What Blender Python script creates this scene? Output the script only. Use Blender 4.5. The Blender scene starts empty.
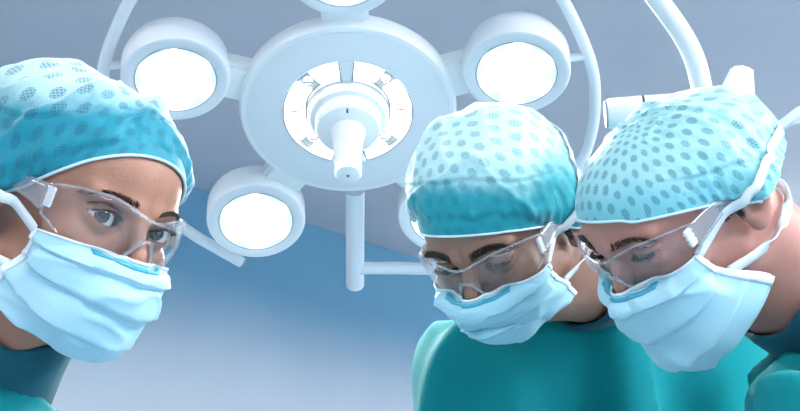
import bpy, bmesh, math, random
import numpy as np
from mathutils import Matrix, Vector, noise as mnoise

random.seed(7)
np.random.seed(7)
scene = bpy.context.scene
COL = scene.collection

# ------------------------------------------------------------------ camera
PITCH = math.radians(14.0)
CAM = Vector((0.0, 0.0, 1.35))
FPX = 1333.0                                  # focal length in pixels of an 800 px wide frame
c_right = Vector((1, 0, 0))
c_fwd = Vector((0, math.cos(PITCH), math.sin(PITCH)))
c_up = Vector((0, -math.sin(PITCH), math.cos(PITCH)))
cam_data = bpy.data.cameras.new('camera')
cam_data.sensor_width = 36.0
cam_data.lens = 36.0 * FPX / 800.0
cam_data.clip_start = 0.01
cam = bpy.data.objects.new('camera', cam_data)
COL.objects.link(cam)
CAMROT = Matrix((c_right, c_up, -c_fwd)).transposed()
cam.matrix_world = Matrix.Translation(CAM) @ CAMROT.to_4x4()
scene.camera = cam

# ------------------------------------------------------------------ world, exposure
world = bpy.data.worlds.new('world')
scene.world = world
world.use_nodes = True
world.node_tree.nodes['Background'].inputs[0].default_value = (0.55, 0.68, 0.85, 1)
world.node_tree.nodes['Background'].inputs[1].default_value = 0.15
scene.view_settings.view_transform = 'Standard'
scene.view_settings.look = 'None'
scene.view_settings.gamma = 1.0
scene.view_settings.use_curve_mapping = False
scene.view_settings.exposure = 0.25
scene.cycles.use_denoising = True
scene.cycles.max_bounces = 10
scene.cycles.transparent_max_bounces = 16
scene.cycles.caustics_reflective = False
scene.cycles.caustics_refractive = False
scene.cycles.sample_clamp_indirect = 6.0

# power of the lamp and the added fill lights (used by the fixtures' builders below)
PANEL_W = 36.0        # each added ceiling fill panel
POD_W = 44.0           # each pod of the surgical lamp
FILL_UP_W = 235.0  # added uplight troughs

CEIL_H = 1.45         # ceiling above the camera


def cam_pt(px, py, depth):
    """world point seen at a pixel of the photograph at a given distance along the view axis"""
    return CAM + c_fwd * depth + c_right * ((px - 400.0) / FPX * depth) + c_up * ((205.5 - py) / FPX * depth)


# ------------------------------------------------------------------ material helpers
def new_mat(name):
    m = bpy.data.materials.new(name)
    m.use_nodes = True
    nt = m.node_tree
    return m, nt, nt.nodes['Principled BSDF']


def N(nt, kind, **kw):
    n = nt.nodes.new(kind)
    for k, v in kw.items():
        setattr(n, k, v)
    return n


def noise_mat(name, c1, c2, scale=8.0, rough=0.5, bump=0.0, bscale=60.0, detail=3.0, coat=0.0, sss=0.0, sheen=0.0,
              spec=0.5, metallic=0.0):
    m, nt, b = new_mat(name)
    tc = N(nt, 'ShaderNodeTexCoord')
    nz = N(nt, 'ShaderNodeTexNoise')
    nz.inputs['Scale'].default_value = scale
    nz.inputs['Detail'].default_value = detail
    nt.links.new(tc.outputs['Object'], nz.inputs['Vector'])
    rp = N(nt, 'ShaderNodeValToRGB')
    rp.color_ramp.elements[0].position = 0.3
    rp.color_ramp.elements[1].position = 0.7
    rp.color_ramp.elements[0].color = (*c1, 1)
    rp.color_ramp.elements[1].color = (*c2, 1)
    nt.links.new(nz.outputs['Fac'], rp.inputs['Fac'])
    nt.links.new(rp.outputs['Color'], b.inputs['Base Color'])
    b.inputs['Roughness'].default_value = rough
    b.inputs['Specular IOR Level'].default_value = spec
    b.inputs['Metallic'].default_value = metallic
    b.inputs['Coat Weight'].default_value = coat
    b.inputs['Sheen Weight'].default_value = sheen
    b.inputs['Sheen Roughness'].default_value = 0.4
    if sss:
        b.inputs['Subsurface Weight'].default_value = sss
        b.inputs['Subsurface Radius'].default_value = (1.0, 0.4, 0.25)
        b.inputs['Subsurface Scale'].default_value = 0.006
    if bump:
        n2 = N(nt, 'ShaderNodeTexNoise')
        n2.inputs['Scale'].default_value = bscale
        n2.inputs['Detail'].default_value = 4
        nt.links.new(tc.outputs['Object'], n2.inputs['Vector'])
        bp = N(nt, 'ShaderNodeBump')
        bp.inputs['Strength'].default_value = bump
        bp.inputs['Distance'].default_value = 0.002
        nt.links.new(n2.outputs['Fac'], bp.inputs['Height'])
        nt.links.new(bp.outputs['Normal'], b.inputs['Normal'])
    return m


def hex_dist(nt, vec, s):
    """distance (in lattice units of s) to the nearest point of a hexagonal lattice on the UV map"""
    outs = []
    for off in ((0.0, 0.0), (0.5, 0.5)):
        a = N(nt, 'ShaderNodeVectorMath', operation='MULTIPLY_ADD')
        nt.links.new(vec, a.inputs[0])
        a.inputs[1].default_value = (1 / s, 1 / (s * 1.7320508), 0)
        a.inputs[2].default_value = (off[0], off[1], 0.5)
        f = N(nt, 'ShaderNodeVectorMath', operation='FRACTION')
        nt.links.new(a.outputs[0], f.inputs[0])
        g = N(nt, 'ShaderNodeVectorMath', operation='SUBTRACT')
        nt.links.new(f.outputs[0], g.inputs[0])
        g.inputs[1].default_value = (0.5, 0.5, 0.5)
        h = N(nt, 'ShaderNodeVectorMath', operation='MULTIPLY')
        nt.links.new(g.outputs[0], h.inputs[0])
        h.inputs[1].default_value = (1, 1.7320508, 0)
        l = N(nt, 'ShaderNodeVectorMath', operation='LENGTH')
        nt.links.new(h.outputs[0], l.inputs[0])
        outs.append(l.outputs['Value'])
    mn = N(nt, 'ShaderNodeMath', operation='MINIMUM')
    nt.links.new(outs[0], mn.inputs[0])
    nt.links.new(outs[1], mn.inputs[1])
    return mn.outputs[0]


def step(nt, val, lo, hi):
    r = N(nt, 'ShaderNodeMapRange', interpolation_type='SMOOTHSTEP')
    nt.links.new(val, r.inputs['Value'])
    r.inputs['From Min'].default_value = lo
    r.inputs['From Max'].default_value = hi
    r.inputs['To Min'].default_value = 1
    r.inputs['To Max'].default_value = 0
    return r.outputs[0]


def mul(nt, a, b):
    m = N(nt, 'ShaderNodeMath', operation='MULTIPLY')
    for i, v in enumerate((a, b)):
        if isinstance(v, (int, float)):
            m.inputs[i].default_value = v
        else:
            nt.links.new(v, m.inputs[i])
    return m.outputs[0]


def mixc(nt, fac, a, b):
    m = N(nt, 'ShaderNodeMix', data_type='RGBA')
    if isinstance(fac, (int, float)):
        m.inputs[0].default_value = fac
    else:
        nt.links.new(fac, m.inputs[0])
    for i, v in ((6, a), (7, b)):
        if isinstance(v, tuple):
            m.inputs[i].default_value = (*v, 1)
        else:
            nt.links.new(v, m.inputs[i])
    return m.outputs[2]


def cap_mat(name, light, dark, dot, band_at, spacing, dotfac):
    """thin nonwoven cap cloth: printed dot clusters on a hexagonal lattice, deeper colour where the cloth is doubled"""
    m, nt, b = new_mat(name)
    uv = N(nt, 'ShaderNodeUVMap', uv_map='cloth')
    at = N(nt, 'ShaderNodeAttribute', attribute_name='rise', attribute_type='GEOMETRY')
    nz = N(nt, 'ShaderNodeTexNoise')
    nz.inputs['Scale'].default_value = 14
    nz.inputs['Detail'].default_value = 5
    nz.inputs['Roughness'].default_value = 0.6
    nt.links.new(uv.outputs[0], nz.inputs['Vector'])
    ad = N(nt, 'ShaderNodeMath', operation='MULTIPLY_ADD')
    nt.links.new(nz.outputs['Fac'], ad.inputs[0])
    ad.inputs[1].default_value = 0.35
    nt.links.new(at.outputs['Fac'], ad.inputs[2])
    band = step(nt, ad.outputs[0], band_at + 0.02, band_at + 0.32)
    base = mixc(nt, band, light, dark)
    big = hex_dist(nt, uv.outputs[0], spacing)
    small = hex_dist(nt, uv.outputs[0], spacing / 7.0)
    cl = step(nt, big, 0.24, 0.30)
    mi = step(nt, small, 0.22, 0.42)
    m2 = N(nt, 'ShaderNodeMath', operation='MULTIPLY_ADD')
    nt.links.new(mi, m2.inputs[0])
    m2.inputs[1].default_value = 0.65
    m2.inputs[2].default_value = 0.35
    f = mul(nt, mul(nt, cl, m2.outputs[0]), dotfac)
    col = mixc(nt, f, base, dot)
    nt.links.new(col, b.inputs['Base Color'])
    b.inputs['Roughness'].default_value = 0.65
    b.inputs['Sheen Weight'].default_value = 0.7
    b.inputs['Sheen Roughness'].default_value = 0.35
    b.inputs['Subsurface Weight'].default_value = 0.0
    n2 = N(nt, 'ShaderNodeTexNoise')
    n2.inputs['Scale'].default_value = 16
    n2.inputs['Detail'].default_value = 3
    n2.inputs['Distortion'].default_value = 1.2
    nt.links.new(uv.outputs[0], n2.inputs['Vector'])
    bp = N(nt, 'ShaderNodeBump')
    bp.inputs['Strength'].default_value = 0.3
    bp.inputs['Distance'].default_value = 0.004
    nt.links.new(n2.outputs['Fac'], bp.inputs['Height'])
    nt.links.new(bp.outputs['Normal'], b.inputs['Normal'])
    return m


def mask_mat(name, c1, c2):
    """pleated mask paper with a fine embossed weave"""
    m, nt, b = new_mat(name)
    uv = N(nt, 'ShaderNodeUVMap', uv_map='cloth')
    nz = N(nt, 'ShaderNodeTexNoise')
    nz.inputs['Scale'].default_value = 25
    nz.inputs['Detail'].default_value = 4
    nt.links.new(uv.outputs[0], nz.inputs['Vector'])
    base = mixc(nt, nz.outputs['Fac'], c1, c2)
    small = hex_dist(nt, uv.outputs[0], 0.0022)
    mi = mul(nt, step(nt, small, 0.15, 0.45), 0.35)
    col = mixc(nt, mi, base, tuple(v * 0.72 for v in c1))
    nt.links.new(col, b.inputs['Base Color'])
    b.inputs['Roughness'].default_value = 0.6
    b.inputs['Sheen Weight'].default_value = 0.2
    n2 = N(nt, 'ShaderNodeTexNoise')
    n2.inputs['Scale'].default_value = 35
    n2.inputs['Detail'].default_value = 4
    nt.links.new(uv.outputs[0], n2.inputs['Vector'])
    bp = N(nt, 'ShaderNodeBump')
    bp.inputs['Strength'].default_value = 0.35
    bp.inputs['Distance'].default_value = 0.003
    nt.links.new(n2.outputs['Fac'], bp.inputs['Height'])
    nt.links.new(bp.outputs['Normal'], b.inputs['Normal'])
    return m


def clear_mat(name, tint, gloss, haze):
    """clear thin plastic: see-through with mirror-like reflections at grazing angles and a little haze"""
    m, nt, b = new_mat(name)
    out = nt.nodes['Material Output']
    nt.nodes.remove(b)
    tr = N(nt, 'ShaderNodeBsdfTransparent')
    tr.inputs[0].default_value = (*tint, 1)
    gl = N(nt, 'ShaderNodeBsdfGlossy')
    gl.inputs['Roughness'].default_value = 0.06
    gl.inputs['Color'].default_value = (1, 1, 1, 1)
    df = N(nt, 'ShaderNodeBsdfDiffuse')
    df.inputs['Color'].default_value = (0.85, 0.9, 0.95, 1)
    fc = N(nt, 'ShaderNodeLayerWeight')
    fc.inputs['Blend'].default_value = 0.5
    pw = N(nt, 'ShaderNodeMath', operation='POWER')
    nt.links.new(fc.outputs['Facing'], pw.inputs[0])
    pw.inputs[1].default_value = 4.0
    lw = N(nt, 'ShaderNodeMath', operation='MULTIPLY_ADD')
    nt.links.new(pw.outputs[0], lw.inputs[0])
    lw.inputs[1].default_value = 0.6
    lw.inputs[2].default_value = gloss
    nz = N(nt, 'ShaderNodeTexNoise')
    nz.inputs['Scale'].default_value = 18
    hz = N(nt, 'ShaderNodeMath', operation='MULTIPLY')
    hz.inputs[1].default_value = haze * 2
    nt.links.new(nz.outputs['Fac'], hz.inputs[0])
    m1 = N(nt, 'ShaderNodeMixShader')
    nt.links.new(hz.outputs[0], m1.inputs[0])
    nt.links.new(tr.outputs[0], m1.inputs[1])
    nt.links.new(df.outputs[0], m1.inputs[2])
    m2 = N(nt, 'ShaderNodeMixShader')
    nt.links.new(lw.outputs[0], m2.inputs[0])
    nt.links.new(m1.outputs[0], m2.inputs[1])
    nt.links.new(gl.outputs[0], m2.inputs[2])
    nt.links.new(m2.outputs[0], out.inputs['Surface'])
    return m


def glow_mat(name, color, strength, vary=0.0, scale=30):
    m, nt, b = new_mat(name)
    b.inputs['Base Color'].default_value = (*color, 1)
    b.inputs['Emission Color'].default_value = (*color, 1)
    b.inputs['Emission Strength'].default_value = strength
    if vary:
        nz = N(nt, 'ShaderNodeTexNoise')
        nz.inputs['Scale'].default_value = scale
        mr = N(nt, 'ShaderNodeMapRange')
        mr.inputs['To Min'].default_value = strength * (1 - vary)
        mr.inputs['To Max'].default_value = strength * (1 + vary)
        nt.links.new(nz.outputs['Fac'], mr.inputs['Value'])
        nt.links.new(mr.outputs[0], b.inputs['Emission Strength'])
    return m


def eye_mat(name, iris):
    m, nt, b = new_mat(name)
    tc = N(nt, 'ShaderNodeTexCoord')
    nm = N(nt, 'ShaderNodeVectorMath', operation='NORMALIZE')
    nt.links.new(tc.outputs['Object'], nm.inputs[0])
    dt = N(nt, 'ShaderNodeVectorMath', operation='DOT_PRODUCT')
    nt.links.new(nm.outputs[0], dt.inputs[0])
    dt.inputs[1].default_value = (0, -1, 0)
    rp = N(nt, 'ShaderNodeValToRGB')
    e = rp.color_ramp.elements
    e[0].position = 0.0
    e[0].color = (0.55, 0.42, 0.40, 1)
    e[1].position = 0.80
    e[1].color = (0.72, 0.70, 0.70, 1)
    for p, c in ((0.852, (0.62, 0.60, 0.62)), (0.872, (0.03, 0.03, 0.035)), (0.895, iris), (0.965, tuple(v * 1.5 for v in iris)),
                 (0.977, (0.006, 0.006, 0.008)), (1.0, (0.004, 0.004, 0.005))):
        k = e.new(p)
        k.color = (*c, 1)
    nt.links.new(dt.outputs['Value'], rp.inputs['Fac'])
    nt.links.new(rp.outputs['Color'], b.inputs['Base Color'])
    b.inputs['Roughness'].default_value = 0.12
    b.inputs['Coat Weight'].default_value = 1.0
    b.inputs['Coat Roughness'].default_value = 0.03
    return m


MT = {}
MT['ceiling'] = noise_mat('ceiling paint', (0.55, 0.58, 0.64), (0.58, 0.61, 0.67), 1.2, 0.7, 0.05, 30)
MT['floor'] = noise_mat('floor vinyl', (0.33, 0.42, 0.50), (0.38, 0.47, 0.55), 3, 0.35)
MT['wall_plain'] = noise_mat('wall paint pale', (0.46, 0.54, 0.66), (0.50, 0.58, 0.70), 1.2, 0.6)
MT['lamp'] = noise_mat('lamp enamel', (0.88, 0.89, 0.91), (0.91, 0.92, 0.94), 4, 0.35, coat=0.2)
MT['lamp_face'] = noise_mat('lamp face enamel', (0.80, 0.82, 0.86), (0.83, 0.85, 0.89), 4, 0.4)
MT['tube'] = noise_mat('tube enamel', (0.78, 0.81, 0.86), (0.82, 0.85, 0.89), 4, 0.3, coat=0.2)
MT['grey'] = noise_mat('grey plastic', (0.22, 0.27, 0.33), (0.28, 0.33, 0.39), 6, 0.45)
MT['dark'] = noise_mat('dark rubber', (0.02, 0.025, 0.03), (0.04, 0.045, 0.05), 9, 0.5)
MT['reflector'] = noise_mat('reflector cup', (0.45, 0.52, 0.50), (0.75, 0.80, 0.78), 40, 0.25, metallic=0.7)
MT['led'] = glow_mat('led lens', (1.0, 0.99, 0.97), 3.0, 0.15, 60)
MT['led_field'] = glow_mat('led diffuser', (0.66, 0.72, 0.70), 0.5, 0.3, 25)
MT['panel'] = glow_mat('fill diffuser', (0.95, 0.98, 1.0), 3.0, 0.03, 5)
MT['gown'] = noise_mat('teal gown cloth', (0.001, 0.20, 0.225), (0.003, 0.25, 0.27), 6, 0.85, 0.3, 400, sheen=0.06, spec=0.15)
MT['collar'] = noise_mat('dark teal knit', (0.0, 0.085, 0.125), (0.002, 0.11, 0.155), 20, 0.9, 0.4, 700, sheen=0.2)
MT['brow'] = noise_mat('brow hair', (0.030, 0.016, 0.012), (0.05, 0.028, 0.02), 60, 0.55)
MT['hair_dark'] = noise_mat('dark hair', (0.012, 0.011, 0.014), (0.03, 0.027, 0.03), 60, 0.45)
MT['white_tape'] = noise_mat('white tie tape', (0.78, 0.86, 0.90), (0.85, 0.92, 0.95), 120, 0.7, 0.4, 500)
MT['hem'] = noise_mat('pale hem', (0.55, 0.80, 0.86), (0.72, 0.90, 0.94), 60, 0.7)
MT['strip'] = noise_mat('blue nose strip', (0.03, 0.34, 0.50), (0.06, 0.42, 0.58), 50, 0.5)
MT['lens'] = clear_mat('clear lens', (0.985, 0.987, 0.99), 0.03, 0.010)
MT['frame'] = clear_mat('clear frame plastic', (0.90, 0.92, 0.94), 0.08, 0.16)
MT['clip'] = noise_mat('milky clip plastic', (0.72, 0.76, 0.80), (0.85, 0.88, 0.9), 40, 0.25, coat=0.4)
MT['glove'] = noise_mat('latex glove', (0.70, 0.68, 0.60), (0.75, 0.73, 0.66), 20, 0.4)
MT['shoe'] = noise_mat('white clog', (0.7, 0.72, 0.74), (0.75, 0.77, 0.79), 9, 0.4)


# blue wall; light falling lower down is painted in as a pale fade
def wall_light_fade():
    m, nt, b = new_mat('wall paint with painted light')
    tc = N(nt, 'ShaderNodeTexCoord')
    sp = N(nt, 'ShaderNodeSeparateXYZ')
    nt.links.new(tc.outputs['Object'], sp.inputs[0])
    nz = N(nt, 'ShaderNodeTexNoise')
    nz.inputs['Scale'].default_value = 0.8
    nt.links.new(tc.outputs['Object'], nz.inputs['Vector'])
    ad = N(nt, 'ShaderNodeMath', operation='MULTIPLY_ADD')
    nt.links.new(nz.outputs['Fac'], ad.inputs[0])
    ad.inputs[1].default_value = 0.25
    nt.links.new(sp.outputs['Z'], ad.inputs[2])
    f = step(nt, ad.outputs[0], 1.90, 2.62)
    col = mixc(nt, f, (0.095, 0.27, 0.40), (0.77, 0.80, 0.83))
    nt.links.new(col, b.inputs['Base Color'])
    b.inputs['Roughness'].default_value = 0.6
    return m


MT['wall_light_fade'] = wall_light_fade()


# ------------------------------------------------------------------ object helpers
def link(name, me, mat, parent=None, root=None):
    o = bpy.data.objects.new(name, me)
    COL.objects.link(o)
    if mat is not None and not me.materials:
        me.materials.append(mat)
    if parent is not None:
        o.parent = parent
    return o


def mesh_from(name, verts, faces, smooth=True):
    me = bpy.data.meshes.new(name)
    me.from_pydata([tuple(map(float, v)) for v in verts], [], [tuple(map(int, f)) for f in faces])
    me.update()
    if smooth:
        me.polygons.foreach_set('use_smooth', [True] * len(me.polygons))
    return me


def tag(o, label, cat, group=None):
    o['label'] = label
    o['category'] = cat
    if group:
        o['group'] = group
    return o


def empty(name, loc):
    o = bpy.data.objects.new(name, None)
    o.empty_display_size = 0.1
    COL.objects.link(o)
    o.location = loc
    return o


def bevel_box(sx, sy, sz, r=0.004, seg=2):
    bm = bmesh.new()
    bmesh.ops.create_cube(bm, size=1.0)
    bmesh.ops.scale(bm, vec=(sx, sy, sz), verts=bm.verts)
    if r:
        bmesh.ops.bevel(bm, geom=bm.edges[:], offset=r, segments=seg, affect='EDGES')
    return bm


def bm_obj(name, bm, mat, parent=None, M=None, smooth=True, autosmooth=True):
    me = bpy.data.meshes.new(name)
    bm.to_mesh(me)
    bm.free()
    if smooth:
        me.polygons.foreach_set('use_smooth', [True] * len(me.polygons))
        if autosmooth:
            me.set_sharp_from_angle(angle=math.radians(38))
    o = link(name, me, mat, parent)
    if M is not None:
        o.matrix_local = M
    return o


def lathe(profile, seg=64, a0=0.0, a1=2 * math.pi):
    """profile: list of (radius, z); revolved about z; closed when a full turn"""
    full = abs(a1 - a0 - 2 * math.pi) < 1e-6
    n = seg if full else seg + 1
    V, Fc = [], []
    for i in range(n):
        a = a0 + (a1 - a0) * i / seg
        for r, z in profile:
            V.append((r * math.cos(a), r * math.sin(a), z))
    m = len(profile)
    for i in range(seg):
        j = (i + 1) % n
        for k in range(m - 1):
            Fc.append((i * m + k, j * m + k, j * m + k + 1, i * m + k + 1))
    bm = bmesh.new()
    vs = [bm.verts.new(v) for v in V]
    for f in Fc:
        try:
            bm.faces.new([vs[i] for i in f])
        except ValueError:
            pass
    bmesh.ops.remove_doubles(bm, verts=bm.verts, dist=1e-6)
    bmesh.ops.recalc_face_normals(bm, faces=bm.faces)
    return bm


def catmull(pts, per=8):
    P = [np.array(p, float) for p in pts]
    P = [2 * P[0] - P[1]] + P + [2 * P[-1] - P[-2]]
    out = []
    for i in range(1, len(P) - 2):
        for k in range(per):
            t = k / per
            out.append(0.5 * ((2 * P[i]) + (-P[i - 1] + P[i + 1]) * t + (2 * P[i - 1] - 5 * P[i] + 4 * P[i + 1] - P[i + 2]) * t * t
                              + (-P[i - 1] + 3 * P[i] - 3 * P[i + 1] + P[i + 2]) * t ** 3))
    out.append(P[-2])
    return np.array(out)


def tube(path, radius, seg=20, cap=True, bev=True, closed=False):
    """bmesh tube along a list of points; radius may be a list"""
    P = np.array(path, float)
    n = len(P)
    R = np.full(n, radius) if np.isscalar(radius) else np.array(radius, float)
    T = np.gradient(P, axis=0)
    if closed:
        T = np.roll(P, -1, 0) - np.roll(P, 1, 0)
    T /= np.linalg.norm(T, axis=1)[:, None] + 1e-12
    ref = np.array([0, 0, 1.0]) if abs(T[0][2]) < 0.9 else np.array([1.0, 0, 0])
    nrm = np.cross(T[0], ref)
    nrm /= np.linalg.norm(nrm)
    bm = bmesh.new()
    rings = []
    for i in range(n):
        nrm = nrm - T[i] * np.dot(nrm, T[i])
        nrm /= np.linalg.norm(nrm)
        bn = np.cross(T[i], nrm)
        rings.append([bm.verts.new(P[i] + R[i] * (math.cos(2 * math.pi * k / seg) * nrm + math.sin(2 * math.pi * k / seg) * bn)) for k in range(seg)])
    for i in range(n if closed else n - 1):
        a, b = rings[i], rings[(i + 1) % n]
        for k in range(seg):
            bm.faces.new((a[k], a[(k + 1) % seg], b[(k + 1) % seg], b[k]))
    if cap and not closed:
        bm.faces.new(rings[0][::-1])
        bm.faces.new(rings[-1])
    bmesh.ops.recalc_face_normals(bm, faces=bm.faces)
    return bm


def frame_mat(origin, xa, ya, za):
    M = Matrix((xa, ya, za)).transposed().to_4x4()
    M.translation = origin
    return M


# ------------------------------------------------------------------ the room
d1 = Vector((0.5505, 0.8348, 0))
d2 = Vector((0.8348, -0.5505, 0))
k = CEIL_H / 1.6
A0 = Vector((-1.0 * k, 6.02 * k, 0))
CORNER = A0 + d1 * (4.0 * k)
LEN1, LEN2 = 10.2, 7.6
ZC = CAM.z + CEIL_H


def struct(name, bm, mat, M=None):
    o = bm_obj(name, bm, mat, None, M, smooth=False)
    o['kind'] = 'structure'
    return o


def slab(name, a, b, z0, z1, out, mat, th=0.12):
    """wall slab from a to b (its inner face), thickness going to the outside"""
    L = (b - a).length
    xa = (b - a).normalized()
    bm = bevel_box(L, th, z1 - z0, 0)
    c = (a + b) / 2 + out * (th / 2)
    M = frame_mat(Vector((c.x, c.y, 0)), xa, Vector((0, 0, 1)).cross(xa), Vector((0, 0, 1)))
    bmesh.ops.translate(bm, vec=(0, 0, (z0 + z1) / 2), verts=bm.verts)
    return struct(name, bm, mat, M)


P00 = CORNER
P10 = CORNER - d1 * LEN1
P01 = CORNER + d2 * LEN2
P11 = P10 + d2 * LEN2
slab('wall_left', P10, P00, 0, ZC, -d2, MT['wall_light_fade'])
slab('wall_back', P00, P01, 0, ZC, d1, MT['wall_light_fade'])
slab('wall_right', P01, P11, 0, ZC, d2, MT['wall_plain'])
slab('wall_front', P11, P10, 0, ZC, -d1, MT['wall_plain'])
ctr = (P00 + P11) / 2
for nm, z, mt in (('floor', -0.05, MT['floor']), ('ceiling', ZC + 0.05, MT['ceiling'])):
    bm = bevel_box(LEN1 + 0.24, LEN2 + 0.24, 0.1, 0)
    struct(nm, bm, mt, frame_mat(Vector((ctr.x, ctr.y, z)), d1, Vector((0, 0, 1)).cross(d1), Vector((0, 0, 1))))
# skirting along the two walls in view
for nm, a, b, out in (('baseboard_left', P10, P00, d2), ('baseboard_back', P00, P01, -d1)):
    L = (b - a).length
    xa = (b - a).normalized()
    bm = bevel_box(L - 0.05, 0.02, 0.1, 0.004)
    c = (a + b) / 2 + out * 0.011
    struct(nm, bm, MT['wall_plain'], frame_mat(Vector((c.x, c.y, 0.05)), xa, Vector((0, 0, 1)).cross(xa), Vector((0, 0, 1))))


# unseen ceiling panels, added as soft frontal fill for the faces
def fill_panel(x, y, w, l, power, label):
    root = empty('ceiling_fill', (x, y, ZC))
    root.rotation_euler.z = math.atan2(d1.y, d1.x)
    tag(root, label, 'fill light', 'added ceiling fill panels')
    fr = bmesh.new()
    for sx, sy, cx, cy in ((l, 0.04, 0, w / 2), (l, 0.04, 0, -w / 2), (0.04, w + 0.04, l / 2, 0), (0.04, w + 0.04, -l / 2, 0)):
        b = bevel_box(sx, sy, 0.03, 0.004)
        bmesh.ops.translate(b, vec=(cx, cy, -0.015), verts=b.verts)
        me = bpy.data.meshes.new('tmp')
        b.to_mesh(me)
        b.free()
        fr.from_mesh(me)
        bpy.data.meshes.remove(me)
    bm_obj('light_frame', fr, MT['lamp'], root)
    df = bevel_box(l - 0.04, w - 0.04, 0.01, 0)
    bmesh.ops.translate(df, vec=(0, 0, -0.008), verts=df.verts)
    bm_obj('diffuser', df, MT['panel'], root, smooth=False)
    ld = bpy.data.lights.new('panel light', 'AREA')
    ld.shape = 'RECTANGLE'
    ld.size, ld.size_y = l, w
    ld.energy = power
    ld.color = (1.0, 0.985, 0.955)
    lo = bpy.data.objects.new('panel_light', ld)
    COL.objects.link(lo)
    lo.parent = root
    lo.location = (0, 0, -0.035)
    return root


for (px, py, pw) in ((-1.3, -0.9, 0.25), (0.7, -0.9, 1.25), (-1.6, 1.1, 0.4), (1.7, 1.1, 1.3), (2.6, 3.4, 0.6)):
    fill_panel(px, py, 0.6, 1.2, PANEL_W * pw, 'rectangular white fill light panel, added flush in the ceiling')


# uplight troughs added on the walls to brighten the ceiling and background
def fill_trough(a, b, inward, power, label):
    L = (b - a).length
    xa = (b - a).normalized()
    c = (a + b) / 2 + inward * 0.075
    root = empty('fill_uplight', (c.x, c.y, ZC - 0.85))
    root.rotation_euler.z = math.atan2(xa.y, xa.x)
    tag(root, label, 'wall light', 'added fill uplights')
    sy = 1 if (Vector((0, 0, 1)).cross(xa)).dot(inward) > 0 else -1
    pr = [(-0.074, 0.0), (-0.074, -0.09), (0.03, -0.09), (0.075, -0.05), (0.075, 0.0), (0.066, 0.0), (0.066, -0.045), (0.027, -0.08), (-0.066, -0.08), (-0.066, 0.0)]
    bm = bmesh.new()
    r0 = [bm.verts.new((-L / 2, sy * y, z)) for y, z in pr]
    r1 = [bm.verts.new((L / 2, sy * y, z)) for y, z in pr]
    for i in range(len(pr)):
        j = (i + 1) % len(pr)
        bm.faces.new((r0[i], r0[j], r1[j], r1[i]))
    bm.faces.new(r0)
    bm.faces.new(r1)
    bmesh.ops.recalc_face_normals(bm, faces=bm.faces)
    bm_obj('trough', bm, MT['lamp'], root, smooth=False)
    db = bevel_box(L - 0.02, 0.128, 0.008, 0)
    bmesh.ops.translate(db, vec=(0, 0, -0.03), verts=db.verts)
    bm_obj('diffuser', db, MT['panel'], root, smooth=False)
    ld = bpy.data.lights.new('uplight', 'AREA')
    ld.shape = 'RECTANGLE'
    ld.size, ld.size_y = L - 0.02, 0.12
    ld.energy = power
    ld.color = (1.0, 0.985, 0.96)
    lo = bpy.data.objects.new('uplight', ld)
    COL.objects.link(lo)
    lo.parent = root
    lo.location = (0, 0, -0.005)
    lo.rotation_euler = (math.pi, 0, 0)


fill_trough(P00 + d2 * 1.2, P00 + d2 * 6.4, -d1, FILL_UP_W * 0.5, 'long white added fill-light trough on the wall behind the people')
fill_trough(P01 - d1 * 2.0, P01 - d1 * 7.5, -d2, FILL_UP_W * 1.6, 'long white added fill-light trough on the plain pale side wall')

# ------------------------------------------------------------------ the surgical lamp
LAMP_D = 2.5
LAMP_C = cam_pt(348, 114, LAMP_D)
TILT = math.radians(40)
los = (CAM - LAMP_C).normalized()
lx = Vector((1, 0, 0))
side_up = lx.cross(los) * -1
if side_up.z < 0:
    side_up = -side_up
lz = (los * math.cos(TILT) - side_up * math.sin(TILT)).normalized()     # direction the lamp shines
ly = lz.cross(lx).normalized()
if ly.z < 0:
    ly = -ly
lx = ly.cross(lz).normalized()
LAMP_M = frame_mat(LAMP_C, lx, ly, lz)
LAMP_I = LAMP_M.inverted()


def lamp_px(px, py, h=0.0):
    """lamp-frame point where the ray through a pixel meets the plane at height h of the lamp"""
    o = LAMP_I @ CAM
    d = LAMP_I.to_3x3() @ (cam_pt(px, py, 1.0) - CAM)
    t = (h - o.z) / d.z
    return o + d * t


lamp = empty('surgical_lamp', LAMP_C)
lamp.matrix_world = LAMP_M
tag(lamp, 'large white surgical ceiling lamp with five round light pods around a central disc', 'surgical lamp')

RM = 0.200
body = lathe([(0, -0.055), (0.12, -0.055), (0.175, -0.05), (0.195, -0.040), (RM + 0.002, -0.030), (RM + 0.002, -0.008), (RM - 0.002, -0.002), (RM - 0.008, 0.0),
              (0.124, 0.0), (0.122, -0.002), (0.122, -0.030), (0.077, -0.030), (0.077, -0.004), (0.075, 0.0), (0.06, 0.002), (0, 0.002)], 128)
lamp_body = bm_obj('lamp_housing', body, MT['lamp_face'], lamp)
# bright outer rim as its own piece
rim = lathe([(RM - 0.010, 0.0005), (RM - 0.001, -0.0005), (RM + 0.0045, -0.008), (RM + 0.0045, -0.034), (RM - 0.002, -0.045), (RM - 0.02, -0.053)], 128)
bm_obj('rim', rim, MT['lamp'], lamp_body)


# two curved windows with led lenses
def ring_sector(r0, r1, a0, a1, z0, z1, seg=40):
    bm = bmesh.new()
    R = []
    for i in range(seg + 1):
        a = a0 + (a1 - a0) * i / seg
        R.append([bm.verts.new((r * math.cos(a), r * math.sin(a), z)) for r, z in ((r0, z0), (r1, z0), (r1, z1), (r0, z1))])
    for i in range(seg):
        for q in range(4):
            bm.faces.new((R[i][q], R[i + 1][q], R[i + 1][(q + 1) % 4], R[i][(q + 1) % 4]))
    bm.faces.new(R[0])
    bm.faces.new(R[-1][::-1])
    bmesh.ops.recalc_face_normals(bm, faces=bm.faces)
    return bm


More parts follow.
